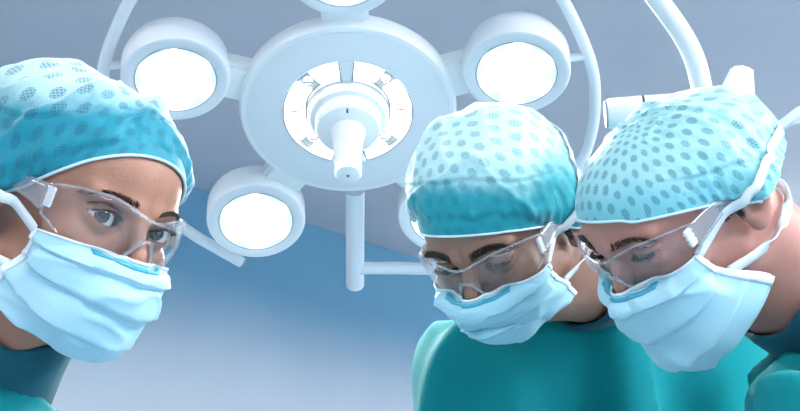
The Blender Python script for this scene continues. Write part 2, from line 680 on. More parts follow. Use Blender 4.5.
def disc(r, z0, z1, seg=32, bev=0.0):
    return lathe([(0, z0), (r, z0), (r, z1 - bev), (r - bev, z1), (0, z1)], seg)


for sgn in (1, -1):
    if sgn == 1:
        a0, a1 = math.radians(-74), math.radians(83)
    else:
        a0, a1 = math.radians(97), math.radians(254)
    win = bm_obj('light_window', ring_sector(0.079, 0.121, a0, a1, -0.028, -0.016), MT['reflector'], lamp)
    # dark glass edge line
    edge = [(0.1215 * math.cos(a), 0.1215 * math.sin(a), 0.0005) for a in np.linspace(a0, a1, 40)]
    edge2 = [(0.0785 * math.cos(a), 0.0785 * math.sin(a), 0.0005) for a in np.linspace(a1, a0, 40)]
    bm_obj('window_edge', tube(edge + edge2 + edge[:1], 0.0012, 6), MT['grey'], win)
    spans = ((-74, -52), (-38, 36), (52, 82)) if sgn == 1 else ((98, 128), (144, 218), (232, 254))
    for b0, b1 in spans:
        bm_obj('led_lens', ring_sector(0.0815, 0.1190, math.radians(b0), math.radians(b1), -0.017, -0.0125, 24), MT['led'], win)
    for b0 in ((-45, 44) if sgn == 1 else (136, 225)):
        ll = bm_obj('led_lens', disc(0.0085, 0, 0.004, 20, 0.002), MT['led'], win)
        ll.location = (0.1 * math.cos(math.radians(b0)), 0.1 * math.sin(math.radians(b0)), -0.017)
    for kx in ((-45, 0, 44) if sgn == 1 else (136, 180, 225)):
        a = math.radians(kx)
        cr = bevel_box(0.020, 0.0016, 0.003, 0)
        c2 = bevel_box(0.0016, 0.020, 0.003, 0)
        me = bpy.data.meshes.new('t')
        c2.to_mesh(me)
        c2.free()
        cr.from_mesh(me)
        bpy.data.meshes.remove(me)
        mk = bm_obj('cross_mark', cr, MT['grey'], win, smooth=False)
        mk.location = (0.1 * math.cos(a), 0.1 * math.sin(a), -0.010)
# dividers between the windows
for a in (90, -90):
    a = math.radians(a)
    w = 0.0125 if a > 0 else 0.026
    dv = bevel_box(w * 2, 0.046, 0.03, 0.001)
    o = bm_obj('window_bridge', dv, MT['lamp_face'], lamp)
    o.location = (0.1 * math.cos(a), 0.1 * math.sin(a), -0.0150)

hub = bm_obj('hub', lathe([(0.074, 0.0), (0.074, 0.012), (0.070, 0.018), (0.062, 0.020), (0.061, 0.040), (0.057, 0.048), (0.045, 0.053), (0.033, 0.055), (0, 0.055)], 72), MT['lamp'], lamp)
tick = bm_obj('tick_mark', bevel_box(0.003, 0.012, 0.002, 0), MT['dark'], hub, smooth=False)
tick.location = (0, 0.049, 0.0515)
handle = bm_obj('handle', lathe([(0.034, 0.050), (0.031, 0.065), (0.027, 0.085), (0.025, 0.14), (0.0245, 0.163), (0.022, 0.169), (0.017, 0.171), (0.0035, 0.1715), (0.003, 0.168), (0, 0.168)], 48), MT['lamp'], lamp)
bm_obj('button', disc(0.0032, 0.166, 0.1722, 16), MT['grey'], handle)


def spot_light(name, parent, M, radius, watts, color=(1, 0.98, 0.95), cone_deg=130):
    ld = bpy.data.lights.new(name, 'SPOT')
    ld.shadow_soft_size = radius
    ld.energy = watts
    ld.color = color
    ld.spot_size = math.radians(cone_deg)
    ld.spot_blend = 0.6
    lo = bpy.data.objects.new(name, ld)
    COL.objects.link(lo)
    lo.parent = parent
    lo.matrix_local = M
    return lo


FLIP = Matrix.Rotation(math.pi, 4, 'X')

# five pods
POD_R = 0.0985
RING = 0.325
for i, ang in enumerate((90, 162, 234, 306, 18)):
    a = math.radians(ang)
    cx, cy = RING * math.cos(a), RING * math.sin(a)
    rad = Vector((math.cos(a), math.sin(a), 0))
    # pods lean a little inward towards the common focus
    Mrot = Matrix.Rotation(math.radians(5), 4, Vector((0, 0, 1)).cross(rad) * -1)
    M = Matrix.Translation((cx, cy, 0.016)) @ Mrot
    pod = bm_obj('light_pod', lathe([(0, -0.078), (0.06, -0.078), (0.083, -0.074), (0.094, -0.064), (POD_R, -0.050), (POD_R, -0.006), (POD_R - 0.003, -0.001), (POD_R - 0.008, 0.0),
                                     (0.0745, 0.0), (0.0735, -0.001), (0.0735, -0.006), (0, -0.006)], 80), MT['lamp'], lamp, M)
    fr = lathe([(POD_R - 0.007, 0.0006), (0.0755, 0.0006), (0.0745, 0.0)], 80)
    bm_obj('face_ring', fr, MT['lamp_face'], pod)
    bm_obj('diffuser', disc(0.073, -0.006, -0.003, 64), MT['led_field'], pod, smooth=False)
    bm_obj('diffuser_edge', tube([(0.0735 * math.cos(t), 0.0735 * math.sin(t), 0.0) for t in np.linspace(0, 2 * math.pi, 64, endpoint=False)], 0.001, 6, closed=True), MT['grey'], pod)
    for q in range(7):
        ll = bm_obj('led_lens', disc(0.0232, -0.003, 0.001, 28, 0.002), MT['led'], pod)
        if q:
            ll.location = (0.0480 * math.cos(q * math.pi / 3 + 0.5), 0.0480 * math.sin(q * math.pi / 3 + 0.5), 0)
    spot_light('pod_light', pod, Matrix.Translation((0, 0, 0.004)) @ FLIP, 0.018, POD_W)
    # bracket between the disc and the pod
    bk = bevel_box(0.075, 0.085, 0.040, 0.008)
    o = bm_obj('bracket', bk, MT['lamp'], lamp, Matrix.Translation((0.222 * math.cos(a), 0.222 * math.sin(a), -0.032)) @ Matrix.Rotation(a, 4, 'Z'))

# round yoke tube carrying the lamp, with its post
YH = -0.03
yoke_px = [(355, 268), (395, 268), (440, 267), (490, 250), (535, 220), (570, 180), (588, 145), (595, 105), (590, 60), (563, 0)]
yp = [lamp_px(x, y, YH) for x, y in yoke_px]
pl = [lamp_px(x, y, YH) for x, y in [(130, 0), (110, 45), (103, 75), (104, 110), (118, 155), (148, 198), (188, 231), (241, 262)]]
R_top = (yp[-1].length + pl[0].length) / 2
a_r, a_l = math.atan2(yp[-1].y, yp[-1].x), math.atan2(pl[0].y, pl[0].x)
top = [Vector((R_top * math.cos(a), R_top * math.sin(a), YH)) for a in np.linspace(a_r, a_l, 12)[1:-1]]
ypath = catmull(yp + top + pl, 8)
bm_obj('yoke', tube(ypath, np.interp(np.arange(len(ypath)), [0, 24, 48, len(ypath)], [0.0138, 0.0132, 0.0112, 0.0118]), 24), MT['tube'], lamp)
ends = pl[-1]
tdir = (pl[-1] - pl[-2]).normalized()
bm_obj('end_cap', tube([ends - tdir * 0.002, ends + tdir * 0.006], 0.0112, 20), MT['grey'], lamp)
p0, p1 = lamp_px(355, 190, -0.045), lamp_px(355, 285, YH)
bm_obj('post', tube([p0, p0 * 0.5 + p1 * 0.5, p1], [0.0195, 0.0195, 0.0195], 28), MT['tube'], lamp)
# pins from the side pods to the yoke
for pa, pb in (((568, 58), (589, 55)), ((128, 64), (104, 66))):
    a, b = lamp_px(*pa, -0.03), lamp_px(*pb, YH)
    bm_obj('pivot_pin', tube([a, a * 0.5 + b * 0.5, b], 0.0085, 16), MT['tube'], lamp)
# suspension: from the top of the yoke to the ceiling
tp = LAMP_M @ top[len(top) // 2]
up_l = LAMP_I @ Vector((tp.x, tp.y + 0.25, ZC - 0.02))
mid_l = LAMP_I @ Vector((tp.x, tp.y + 0.22, (tp.z + ZC) / 2))
bm_obj('suspension_arm', tube(catmull([top[len(top) // 2], mid_l, up_l], 8), 0.024, 24), MT['tube'], lamp)
cr = lathe([(0, 0), (0.07, 0), (0.085, 0.012), (0.085, 0.02), (0, 0.02)], 40)
bm_obj('ceiling_rose', cr, MT['lamp'], lamp, LAMP_I @ Matrix.Translation((tp.x, tp.y + 0.25, ZC - 0.02)))

# ------------------------------------------------------------------ second suspension arm
AD = 2.0
arm_base = cam_pt(700, 112, AD)
arm = empty('suspension_arm', arm_base)
tag(arm, 'white curved ceiling arm with a cylindrical joint and a wedge-shaped end block', 'equipment arm')
ai = Matrix.Translation(-arm_base)


def AP(px, py, d):
    return ai @ cam_pt(px, py, d)


ceil_pt = ai @ Vector((cam_pt(585, -150, AD).x, cam_pt(585, -150, AD).y + 0.01, ZC - 0.015))
pth = catmull([AP(706, 120, AD), AP(702, 89, AD), AP(694, 58, AD), AP(680, 31, AD), AP(658, 0, AD), AP(632, -36, AD), AP(606, -82, AD), AP(592, -130, AD), ceil_pt], 8)
rr = np.linspace(0.0158, 0.0165, len(pth))
bm_obj('curved_tube', tube(pth, rr, 28), MT['tube'], arm)
bm_obj('ceiling_flange', lathe([(0, -0.01), (0.08, -0.01), (0.08, 0.005), (0.06, 0.015), (0, 0.015)], 40), MT['lamp'], arm, Matrix.Translation(ceil_pt))
h0, h1, h2 = AP(607, 114, AD + 0.012), AP(643, 111, AD + 0.008), AP(722, 106, AD)
bm_obj('joint_barrel', tube([h1, h1 * 0.5 + h2 * 0.5, h2], 0.0235, 32), MT['lamp'], arm)
e = bm_obj('joint_end', tube([h0, h0 * 0.93 + h1 * 0.07, h0 * 0.06 + h1 * 0.94, h1], [0.021, 0.0235, 0.0235, 0.0235], 32), MT['lamp'], arm)
bm_obj('end_disc', tube([h0 + (h0 - h1).normalized() * 0.003, h0], 0.0212, 28), MT['grey'], e)
bm_obj('joint_ring', tube([h1 - (h2 - h1).normalized() * 0.0015, h1 + (h2 - h1).normalized() * 0.0015], 0.0240, 32), MT['dark'], arm)
# wedge block, an extruded polygon
wp_ = [(716, 95), (731, 66), (744, 65), (747, 122), (720, 128)]
fw = c_fwd * 0.035
bm = bmesh.new()
fa = [bm.verts.new(AP(x, y, AD - 0.02)) for x, y in wp_]
fb = [bm.verts.new(AP(x, y, AD - 0.02) + c_fwd * 0.05 + c_right * 0.028) for x, y in wp_]
bm.faces.new(fa)
bm.faces.new(fb[::-1])
for i in range(len(wp_)):
    j = (i + 1) % len(wp_)
    bm.faces.new((fa[i], fb[i], fb[j], fa[j]))
bmesh.ops.recalc_face_normals(bm, faces=bm.faces)
bmesh.ops.bevel(bm, geom=bm.edges[:], offset=0.003, segments=2, affect='EDGES')
wedge = bm_obj('end_block', bm, MT['lamp'], arm)
bm = bmesh.new()
wq = [(736, 126), (756, 121), (757, 130), (741, 136)]
fa = [bm.verts.new(AP(x, y, AD - 0.022)) for x, y in wq]
fb = [bm.verts.new(AP(x, y, AD - 0.022) + fw * 2.2) for x, y in wq]
bm.faces.new(fa)
bm.faces.new(fb[::-1])
for i in range(4):
    j = (i + 1) % 4
    bm.faces.new((fa[i], fb[i], fb[j], fa[j]))
bmesh.ops.recalc_face_normals(bm, faces=bm.faces)
bm_obj('block_foot', bm, MT['grey'], wedge)

#PEOPLE
# ------------------------------------------------------------------ signed distance modelling of the figures
def ell(x, y, z, cx, cy, cz, rx, ry, rz):
    X, Y, Z = x - cx, y - cy, z - cz
    k0 = np.sqrt((X / rx) ** 2 + (Y / ry) ** 2 + (Z / rz) ** 2)
    k1 = np.sqrt((X / rx ** 2) ** 2 + (Y / ry ** 2) ** 2 + (Z / rz ** 2) ** 2)
    return k0 * (k0 - 1) / (k1 + 1e-9)


def cone(x, y, z, a, b, ra, rb):
    """capsule from a to b whose radius runs from ra to rb"""
    ab = np.array(b, float) - np.array(a, float)
    L2 = float(ab @ ab)
    px, py, pz = x - a[0], y - a[1], z - a[2]
    t = np.clip((px * ab[0] + py * ab[1] + pz * ab[2]) / L2, 0, 1)
    return np.sqrt((px - ab[0] * t) ** 2 + (py - ab[1] * t) ** 2 + (pz - ab[2] * t) ** 2) - (ra + (rb - ra) * t)


def smin(a, b, k):
    h = np.clip(0.5 + 0.5 * (b - a) / k, 0, 1)
    return b * (1 - h) + a * h - k * h * (1 - h)


def smax(a, b, k):
    return -smin(-a, -b, k)


def surface_nets(F, xs, ys, zs):
    """quads on the zero level of F sampled on a rectilinear grid"""
    S = F < 0
    nx, ny, nz = F.shape
    cnt = np.zeros((nx - 1, ny - 1, nz - 1), np.float32)
    acc = np.zeros((nx - 1, ny - 1, nz - 1, 3), np.float32)
    X = [xs, ys, zs]

    def corner(dx, dy, dz, A):
        return A[dx:nx - 1 + dx, dy:ny - 1 + dy, dz:nz - 1 + dz]
    edges = []
    for ax in range(3):
        o = [q for q in range(3) if q != ax]
        for u in (0, 1):
            for v in (0, 1):
                c0 = [0, 0, 0]
                c0[o[0]], c0[o[1]] = u, v
                c1 = list(c0)
                c1[ax] = 1
                edges.append((ax, c0, c1))
    for ax, c0, c1 in edges:
        f0, f1 = corner(*c0, F), corner(*c1, F)
        m = (f0 < 0) != (f1 < 0)
        idx = np.nonzero(m)
        a, b = f0[idx], f1[idx]
        t = a / (a - b)
        cnt[idx] += 1
        for q in range(3):
            i = idx[q]
            if q == ax:
                val = X[q][i] * (1 - t) + X[q][i + 1] * t
            else:
                val = X[q][i + c0[q]]
            acc[idx[0], idx[1], idx[2], q] += val
    act = cnt > 0
    ids = np.full(cnt.shape, -1, np.int64)
    ids[act] = np.arange(act.sum())
    V = acc[act] / cnt[act][:, None]
    faces = []
    for ax in range(3):
        sl0 = [slice(None)] * 3
        sl1 = [slice(None)] * 3
        sl0[ax] = slice(0, -1)
        sl1[ax] = slice(1, None)
        s0, s1 = S[tuple(sl0)], S[tuple(sl1)]
        idx = np.nonzero(s0 != s1)
        flip = s0[idx]
        o = [q for q in range(3) if q != ax]
        ok = (idx[o[0]] > 0) & (idx[o[0]] < cnt.shape[o[0]]) & (idx[o[1]] > 0) & (idx[o[1]] < cnt.shape[o[1]])
        idx = tuple(i[ok] for i in idx)
        flip = flip[ok]
        q4 = []
        for du, dv in ((-1, -1), (0, -1), (0, 0), (-1, 0)):
            c = [i.copy() for i in idx]
            c[o[0]] += du
            c[o[1]] += dv
            q4.append(ids[tuple(c)])
        Q = np.stack(q4, 1)
        if ax == 1:
            flip = ~flip
        Q[~flip] = Q[~flip][:, ::-1]
        faces.append(Q)
    return V, np.concatenate(faces)


def axis_grid(segs):
    """segs: list of (start, stop, step)"""
    out = []
    for a, b, s in segs:
        n = max(1, int(round((b - a) / s)))
        out.append(np.linspace(a, b, n, endpoint=False))
    out.append(np.array([segs[-1][1]]))
    return np.concatenate(out).astype(np.float32)


EYE = np.array((31.0, -71.5, -1.0))


def head_sdf(x, y, z, p):
    ax = np.abs(x)
    f = p.get('female', 0)
    cr, jw = p.get('crown', 0), p.get('jaw', 0)
    d = ell(x, y, z, 0, 12 - cr * 0.2, 38 - cr * 0.5, 72, 94 - cr * 0.3, 79 - cr * 0.4)
    d = smin(d, ell(x, y, z, 0, -24, 36 - cr * 0.15, 60, 65, 56 - cr * 0.2), 25)
    d = smin(d, ell(x, y, z, 0, -28, -36, 54, 57, 66 - jw * 0.8), 25)
    d = smin(d, ell(ax, y, z, 43, -56, -27, 19, 21, 18), 18)
    d = smin(d, cone(ax, y, z, (50 - 3 * f, -4, -62 + jw * 0.5), (19, -68, -97 + jw), 15, 14), 22)
    d = smin(d, ell(x, y, z, 0, -74, -97 + jw, 19, 17, 14), 15)
    d = smin(d, ell(x, y, z, 0, -69, -72 + jw * 0.5, 28, 27, 27 - jw * 0.3), 18)
    br = 8 - 2.5 * f
    d = smin(d, cone(ax, y, z, (9, -86.5, 14), (44, -72, 17), br, br - 1), 12)
    # eye sockets
    d = smax(d, -ell(ax, y, z, 31, -100, -1, 18, 22, 12), 12)
    # nose
    nw = 1 - 0.12 * f
    d = smin(d, cone(x, y, z, (0, -87, 4), (0, -97, -22), 6.5 * nw, 7.5 * nw), 9)
    d = smin(d, cone(x, y, z, (0, -97, -22), (0, -103 + 2 * f, -41), 7.5 * nw, 9.0 * nw), 7)
    d = smin(d, ell(ax, y, z, 11.5 * nw, -94, -45, 8.5, 11, 7.5), 6)
    # lips
    d = smin(d, cone(ax, y, z, (0, -95.5, -67), (20, -86, -70), 4, 2.5), 5)
    d = smin(d, cone(ax, y, z, (0, -94.5, -76), (18, -86, -73), 4.5, 2.5), 5)
    # eyelids
    qx, qy, qz = ax - EYE[0], y - EYE[1], z - EYE[2]
    r = np.sqrt(qx ** 2 + qy ** 2 + qz ** 2)
    arc = 1 - (qx / 14.5) ** 2
    cant = qx * p.get('cant', 0.10)
    ap = np.minimum(p['up'] * arc + cant - qz, qz + p['low'] * arc - cant)      # > 0 inside the opening
    ap = np.minimum(ap, -qy)
    lid = r - 14.3
    d = smin(d, lid, 5)
    # crease above the upper lid
    d = smax(d, -(np.maximum(r - 15.6, np.abs(qz - (p['up'] * 0.5 + 8.5) * (1 - (qx / 24) ** 2)) - 0.9)), 2.5)
    d = smax(d, np.minimum(ap, 18 - r), 1.2)
    # ears
    c, s = math.cos(math.radians(22)), math.sin(math.radians(22))
    ex, ey, ez = ax - 76, y - 17, z + 10
    u, v = ex * c - ey * s, ex * s + ey * c
    ear = ell(u, v, ez, 0, 0, 0, 6.5, 19, 32)
    ear = smin(ear, ell(u, v, ez, 0, -4, -27, 6, 9, 10), 6)
    ear = smax(ear, -ell(u, v, ez, 6, -3, -4, 8, 9, 15), 4)
    ear = smax(ear, -ell(u, v, ez, 7, 3, 16, 5, 9, 9), 4)
    ear = smin(ear, ell(u, v, ez, 1, -12, -5, 5, 4, 7), 4)
    d = smin(d, ear, 5)
    return d


def value_noise(P, seed=0):
    """smooth noise, P: (n,3)"""
    off = Vector((seed * 13.1, seed * 7.7, seed * 3.3))
    return np.array([mnoise.noise(Vector(q) + off) for q in P])


class Head:
    def __init__(self, w, t, par):
        self.par = par
        yw, pt, rl = (math.radians(v) for v in w)          # turn, nod, tilt towards the right of the picture
        Ry = np.array([[math.cos(yw), 0, math.sin(yw)], [0, 1, 0], [-math.sin(yw), 0, math.cos(yw)]])
        Rx = np.array([[1, 0, 0], [0, math.cos(pt), math.sin(pt)], [0, -math.sin(pt), math.cos(pt)]])
        Rz = np.array([[math.cos(rl), math.sin(rl), 0], [-math.sin(rl), math.cos(rl), 0], [0, 0, 1]])
        R = Ry @ Rx @ Rz
        B = np.array([[1, 0, 0], [0, 0, 1], [0, -1, 0]], float)
        C = np.array(CAMROT)
        self.R = C @ R @ B
        self.s = 0.001 * par.get('size', 1.0)
        lm, px, py, dep = t                                   # a landmark of the face and where it stands
        self.T = np.array(cam_pt(px, py, dep)) - self.R @ np.array(lm, float) * self.s

    def w(self, P):                      # head millimetres -> world metres
        return np.asarray(P, float) @ self.R.T * self.s + self.T

    def l(self, P):                      # world -> head millimetres
        return (np.asarray(P, float) - self.T) @ self.R / self.s

    def sdf(self, P):
        return head_sdf(P[:, 0], P[:, 1], P[:, 2], self.par)

    def grad(self, P, e=0.6):
        g = np.stack([self.sdf(P + np.eye(3)[k] * e) - self.sdf(P - np.eye(3)[k] * e) for k in range(3)], 1)
        return g / (np.linalg.norm(g, axis=1)[:, None] + 1e-9)

    def push(self, P, off, both=None, it=4):
        """move points out of the head to at least `off`; where `both` (0..1) is given also pull them in"""
        P = np.array(P, float)
        for _ in range(it):
            d = self.sdf(P) - off
            g = self.grad(P)
            mv = np.where(d < 0, d, d * (0 if both is None else both))
            P -= g * mv[:, None]
        return P


def grid_faces(nu, nv, wrap_u=False):
    F = []
    for i in range(nu if wrap_u else nu - 1):
        j = (i + 1) % nu
        for k in range(nv - 1):
            F.append((i * nv + k, j * nv + k, j * nv + k + 1, i * nv + k + 1))
    return F


def set_uv(me, name, uv):
    lay = me.uv_layers.new(name=name)
    li = np.empty(len(me.loops), np.int32)
    me.loops.foreach_get('vertex_index', li)
    lay.data.foreach_set('uv', np.asarray(uv, np.float32)[li].ravel())


def thicken(o, t, off=-1):
    md = o.modifiers.new('thickness', 'SOLIDIFY')
    md.thickness = t
    md.offset = off
    return o


CAPC = np.array((0.0, 12.0, 34.0))


def build_person(cfg):
    H = Head(cfg['w'], cfg['t'], cfg['face'])
    rng = np.random.RandomState(cfg['seed'])
    nb = np.array(cfg['neck_base'])                      # world, base of the neck
    foot = Vector((nb[0] + cfg['foot'][0], nb[1] + cfg['foot'][1], 0))
    root = empty('person', foot)
    tag(root, cfg['label'], 'person', cfg.get('group'))
    RL = np.array(foot)

    def W(name, Vw, F, mat, parent, smooth=True):
        return link(name, mesh_from(name, np.asarray(Vw) - RL, F, smooth), mat, parent)

    # ---------------- body: head, neck and upper trunk as one continuous surface (grid in head space)
    nbl = H.l(nb[None])[0]
    sl, sr = H.l(np.array([cfg['shoulder_l'], cfg['shoulder_r']]))
    chest = H.l(np.array([cfg['chest']]))[0]
    g = [axis_grid([(-260, -100, 12), (-100, -52, 4), (-52, 52, 1.3), (52, 100, 4), (100, 260, 12)]),
         axis_grid([(-126, -100, 3), (-100, -66, 1.3), (-66, 40, 4), (40, 120, 6), (120, 300, 12)]),
         axis_grid([(-420, -135, 12), (-135, -60, 4), (-60, -18, 2.2), (-18, 28, 1.3), (28, 124, 4), (124, 130, 3)])]
    x, y, z = np.meshgrid(*g, indexing='ij')
    d = head_sdf(x, y, z, H.par)
    nr = cfg.get('neck_r', 56)
    neck = cone(x, y, z, (0, 26, -48), tuple(nbl), nr, nr + 1)
    throat = cone(x, y, z, (0, -8, -88), tuple(nbl * 0.8 + np.array((0, -8, -88)) * 0.2), nr - 24, nr - 16)
    d = smin(d, smin(neck, throat, 20), 22)
    nlow = nbl + (chest - nbl) * 0.35
    sh = cone(x, y, z, tuple(sl), tuple(sr), 38, 38)
    ch = cone(x, y, z, tuple(nlow), tuple(chest), 45, 85)
    d = smin(d, smin(sh, ch, 30), 18)
    V, F = surface_nets(d.astype(np.float32), *g)
    body = W('body', H.w(V), F, cfg['skin'], root)
    # make-up / lash line: pigment along the lid margins
    qx, qy, qz = np.abs(V[:, 0]) - EYE[0], V[:, 1] - EYE[1], V[:, 2] - EYE[2]
    fc = H.par
    arc = 1 - (qx / 14.5) ** 2
    up_z = fc['up'] * arc + qx * fc.get('cant', 0.1)
    lo_z = -fc['low'] * arc + qx * fc.get('cant', 0.1)
    near = np.exp(-((np.hypot(qx, qz) / 17.0) ** 6)) * (qy < -4)
    ln = np.maximum(np.exp(-((qz - up_z) / np.where(qz > up_z, 4.2, 2.0)) ** 2), 0.85 * np.exp(-((qz - lo_z) / 1.8) ** 2)) * near
    ln = np.maximum(ln, 0.35 * near * np.exp(-((qz - up_z - 3) / 6.0) ** 2))
    at = body.data.attributes.new('liner', 'FLOAT', 'POINT')
    at.data.foreach_set('value', (ln * fc.get('liner', 0.5)).astype(np.float32))

    # ---------------- eyes
    cl = H.l(np.array([cfg['gaze']]))[0]
    for sx in (-1, 1):
        c = EYE * np.array((sx, 1, 1))
        Vs, Fs = [], []
        nu, nv = 40, 24
        for i in range(nu):
            for k in range(nv):
                a, b = 2 * math.pi * i / nu, math.pi * k / (nv - 1)
                rr = 12.6 + 1.1 * math.exp(-(b / 0.42) ** 4)
                Vs.append((rr * math.sin(b) * math.cos(a), -rr * math.cos(b), rr * math.sin(b) * math.sin(a)))
        me = mesh_from('eye', Vs, [f[::-1] for f in grid_faces(nu, nv, True)])
        o = link('eye', me, cfg['eye_mat'], body)
        fwd = cl - c
        fwd /= np.linalg.norm(fwd)
        fw = Vector(H.R @ fwd)
        up = Vector(H.R @ np.array((0, 0, 1.0)))
        sd = fw.cross(up).normalized()
        up = sd.cross(fw).normalized()
        Mx = Matrix(((-sd) * -1, -fw, up)).transposed().to_4x4()
        Mx = Mx @ Matrix.Scale(H.s, 4)
        Mx.translation = Vector(H.w(c[None])[0] - RL)
        o.matrix_local = Mx

    # ---------------- brows and lashes as hair strokes
    def strokes(name, roots, dirs, lens, rad, mat):
        Vv, Ff = [], []
        for p, dr, ln in zip(roots, dirs, lens):
            q = np.stack([p, p + dr * ln * 0.5, p + dr * ln])
            sd = np.cross(dr, (0.2, -1, 0.1))
            sd /= np.linalg.norm(sd) + 1e-9
            n2 = np.cross(dr, sd)
            b = len(Vv)
            for kk, rr in ((0, rad), (1, rad * 0.8)):
                for t in (0, 2.1, 4.2):
                    Vv.append(q[kk] + rr * (math.cos(t) * sd + math.sin(t) * n2))
            Vv.append(q[2])
            for t in range(3):
                u = (t + 1) % 3
                Ff.append((b + t, b + u, b + 3 + u, b + 3 + t))
                Ff.append((b + 3 + t, b + 3 + u, b + 6))
        return W(name, H.w(np.array(Vv)), Ff, mat, body)

    bz = cfg['face'].get('brow_z', 17)
    bd = cfg['face'].get('brow_thick', 4.0)
    for sx in (-1, 1):
        n = cfg['face'].get('brow_n', 300)
        t = rng.rand(n)
        xx = 11 + 41 * t
        zz = bz + 6.0 * np.sin(np.clip(t * 1.25, 0, 1.2) * 2.3) * 0.9 - 5.0 * np.clip(t - 0.72, 0, 1) * 3
        wd = bd * (1 - 0.75 * t ** 1.5)
        zz = zz + (rng.rand(n) - 0.5) * 2 * wd
        P = np.stack([sx * xx, np.full(n, -100.0), zz], 1)
        # shoot onto the face from the front
        yy = np.full(n, -112.0)
        for _ in range(40):
            P[:, 1] = yy
            yy = yy + np.clip(H.sdf(P), -4, 4) * 0.8
        P[:, 1] = yy
        P = H.push(P, 0.1, both=1.0)
        dr = np.stack([sx * (0.55 + 0.5 * t), -0.30 + 0.25 * t, 0.75 - 1.05 * t], 1) + rng.randn(n, 3) * 0.12
        dr /= np.linalg.norm(dr, axis=1)[:, None]
        strokes('eyebrow', P, dr, cfg['face'].get('brow_len', 5.5) * (1 + 0.5 * rng.rand(n)), 0.36, cfg['hair'])
        # lashes on the upper lid edge
        n = 110
        t = np.linspace(-1, 1, n)
        qx = t * 13.2
        arc = 1 - (qx / 14.5) ** 2
        qz = cfg['face']['up'] * arc + qx * cfg['face'].get('cant', 0.1)
        qy = -np.sqrt(np.clip(14.6 ** 2 - qx ** 2 - qz ** 2, 1, None))
        P = np.stack([sx * (EYE[0] + qx), EYE[1] + qy, EYE[2] + qz], 1)
        dwn = cfg['face'].get('lash', 0.35)
        dr = np.stack([sx * t * 0.45, np.full(n, -1.0), np.full(n, dwn)], 1) + rng.randn(n, 3) * 0.07
        dr /= np.linalg.norm(dr, axis=1)[:, None]
        strokes('eyelashes', P, dr, cfg['face'].get('lash_len', 6) * (0.75 + 0.4 * rng.rand(n)), 0.42, MT['hair_dark'])

    # ---------------- cap
    cp = cfg['cap']
    nu, nv = 220, 72
    az = np.linspace(0, 2 * math.pi, nu, endpoint=False)          # 0 = front, positive towards the person's left
    zf, zs, zb = cp['edge']                                        # rim height at front, sides and back
    A, Tt = np.meshgrid(az, np.linspace(0, 1, nv), indexing='ij')
    hx, hy = np.sin(A), -np.cos(A)
    cz = np.cos(A)
    edge_z = np.where(cz > 0, zs + (zf - zs) * np.abs(cz) ** cp.get('pw', 1.3), zs + (zb - zs) * np.abs(cz) ** 1.1)
    edge_z = edge_z + cp.get('tilt', 0) * np.sin(A)
    rad_h = 1 / np.sqrt((hx / 76) ** 2 + (hy / 100) ** 2)
    e0 = np.arctan2(edge_z - CAPC[2], rad_h)
    e = e0 + (math.pi / 2 - e0) * Tt
    dx, dy, dz = np.cos(e) * hx, np.cos(e) * hy, np.sin(e)
    cr = cfg['face'].get('crown', 0)
    r0 = 1 / np.sqrt((dx / 76) ** 2 + (dy / (99 - 0.3 * cr)) ** 2 + (dz / (84 - 0.85 * cr)) ** 2)
    cyl = 1 / np.sqrt((dx / 77) ** 2 + (dy / 97) ** 2 + 1e-6)
    r0 = np.where(dz < 0, np.minimum(cyl, 1.4 * r0), r0)
    # room for the ears under the cloth
    ex_, ey_, ez_ = CAPC[0] + dx * r0, CAPC[1] + dy * r0, CAPC[2] + dz * r0
    r0 = r0 + 17 * np.exp(-((ey_ - 22) / 27) ** 2 - ((ez_ + 6) / 30) ** 2) * np.clip((np.abs(dx) - 0.3) / 0.4, 0, 1)
    rise = Tt
    sag = np.array(cp.get('sag', (0, 0, 0)), float)
    puff = np.clip(rise / 0.16, 0, 1)
    puff = puff * puff * (3 - 2 * puff)
    extra = cp['puff'] * puff * (1 + 0.25 * np.sin(math.pi * rise))
    D = np.stack([dx.ravel(), dy.ravel(), dz.ravel()], 1)
    sagf = np.clip(D @ (sag / (np.linalg.norm(sag) + 1e-9)), 0, 1) ** 2 * np.linalg.norm(sag)
    n1 = value_noise(D * 2.3, cfg['seed']).reshape(A.shape)
    n2 = value_noise(D * 5.0 + n1.ravel()[:, None] * 0.8, cfg['seed'] + 3).reshape(A.shape)
    # long soft creases: arcs across the crown, each with its own height and reach
    ridge = np.zeros(len(D))
    for q in range(cp.get('creases', 16)):
        nrm = rng.randn(3)
        nrm[2] *= 0.5
        nrm /= np.linalg.norm(nrm)
        off = rng.uniform(-0.65, 0.65)
        ctr_ = rng.randn(3) + np.array((0, 0, 0.6))
        ctr_ /= np.linalg.norm(ctr_)
        ds = D @ nrm - off + 0.10 * n1.ravel()
        wdt = rng.uniform(0.03, 0.07)
        prof_ = np.where(ds > 0, np.exp(-ds / (wdt * 2.6)), np.exp(-(ds / wdt) ** 2))
        reach_ = np.clip((D @ ctr_ - 0.1) / 0.6, 0, 1)
        ridge += rng.uniform(0.35, 1.0) * prof_ * reach_
    ridge = ridge.reshape(A.shape)
    gather = np.sin(A * 46 + 3 * n1) * np.exp(-rise / 0.13) * np.clip(rise / 0.02, 0, 1)
    gather += 0.7 * np.sin(A * 23 + 5 * n2) * np.exp(-rise / 0.25) * np.clip(rise / 0.03, 0, 1)
    rr = r0 + extra + sagf.reshape(A.shape) * puff + puff * (cp.get('fold', 5.0) * (n1 + 0.25 * n2) + cp.get('ridge', 3.5) * (ridge - 0.35)) + gather * cp.get('gather', 1.6)
    # a stitched seam running round the band
    sm = cp.get('seam', 0.3)
    rr = rr - 1.8 * np.exp(-((rise - sm - 0.03 * n1) / 0.012) ** 2) + 1.2 * np.exp(-((rise - sm - 0.025 - 0.03 * n1) / 0.014) ** 2)
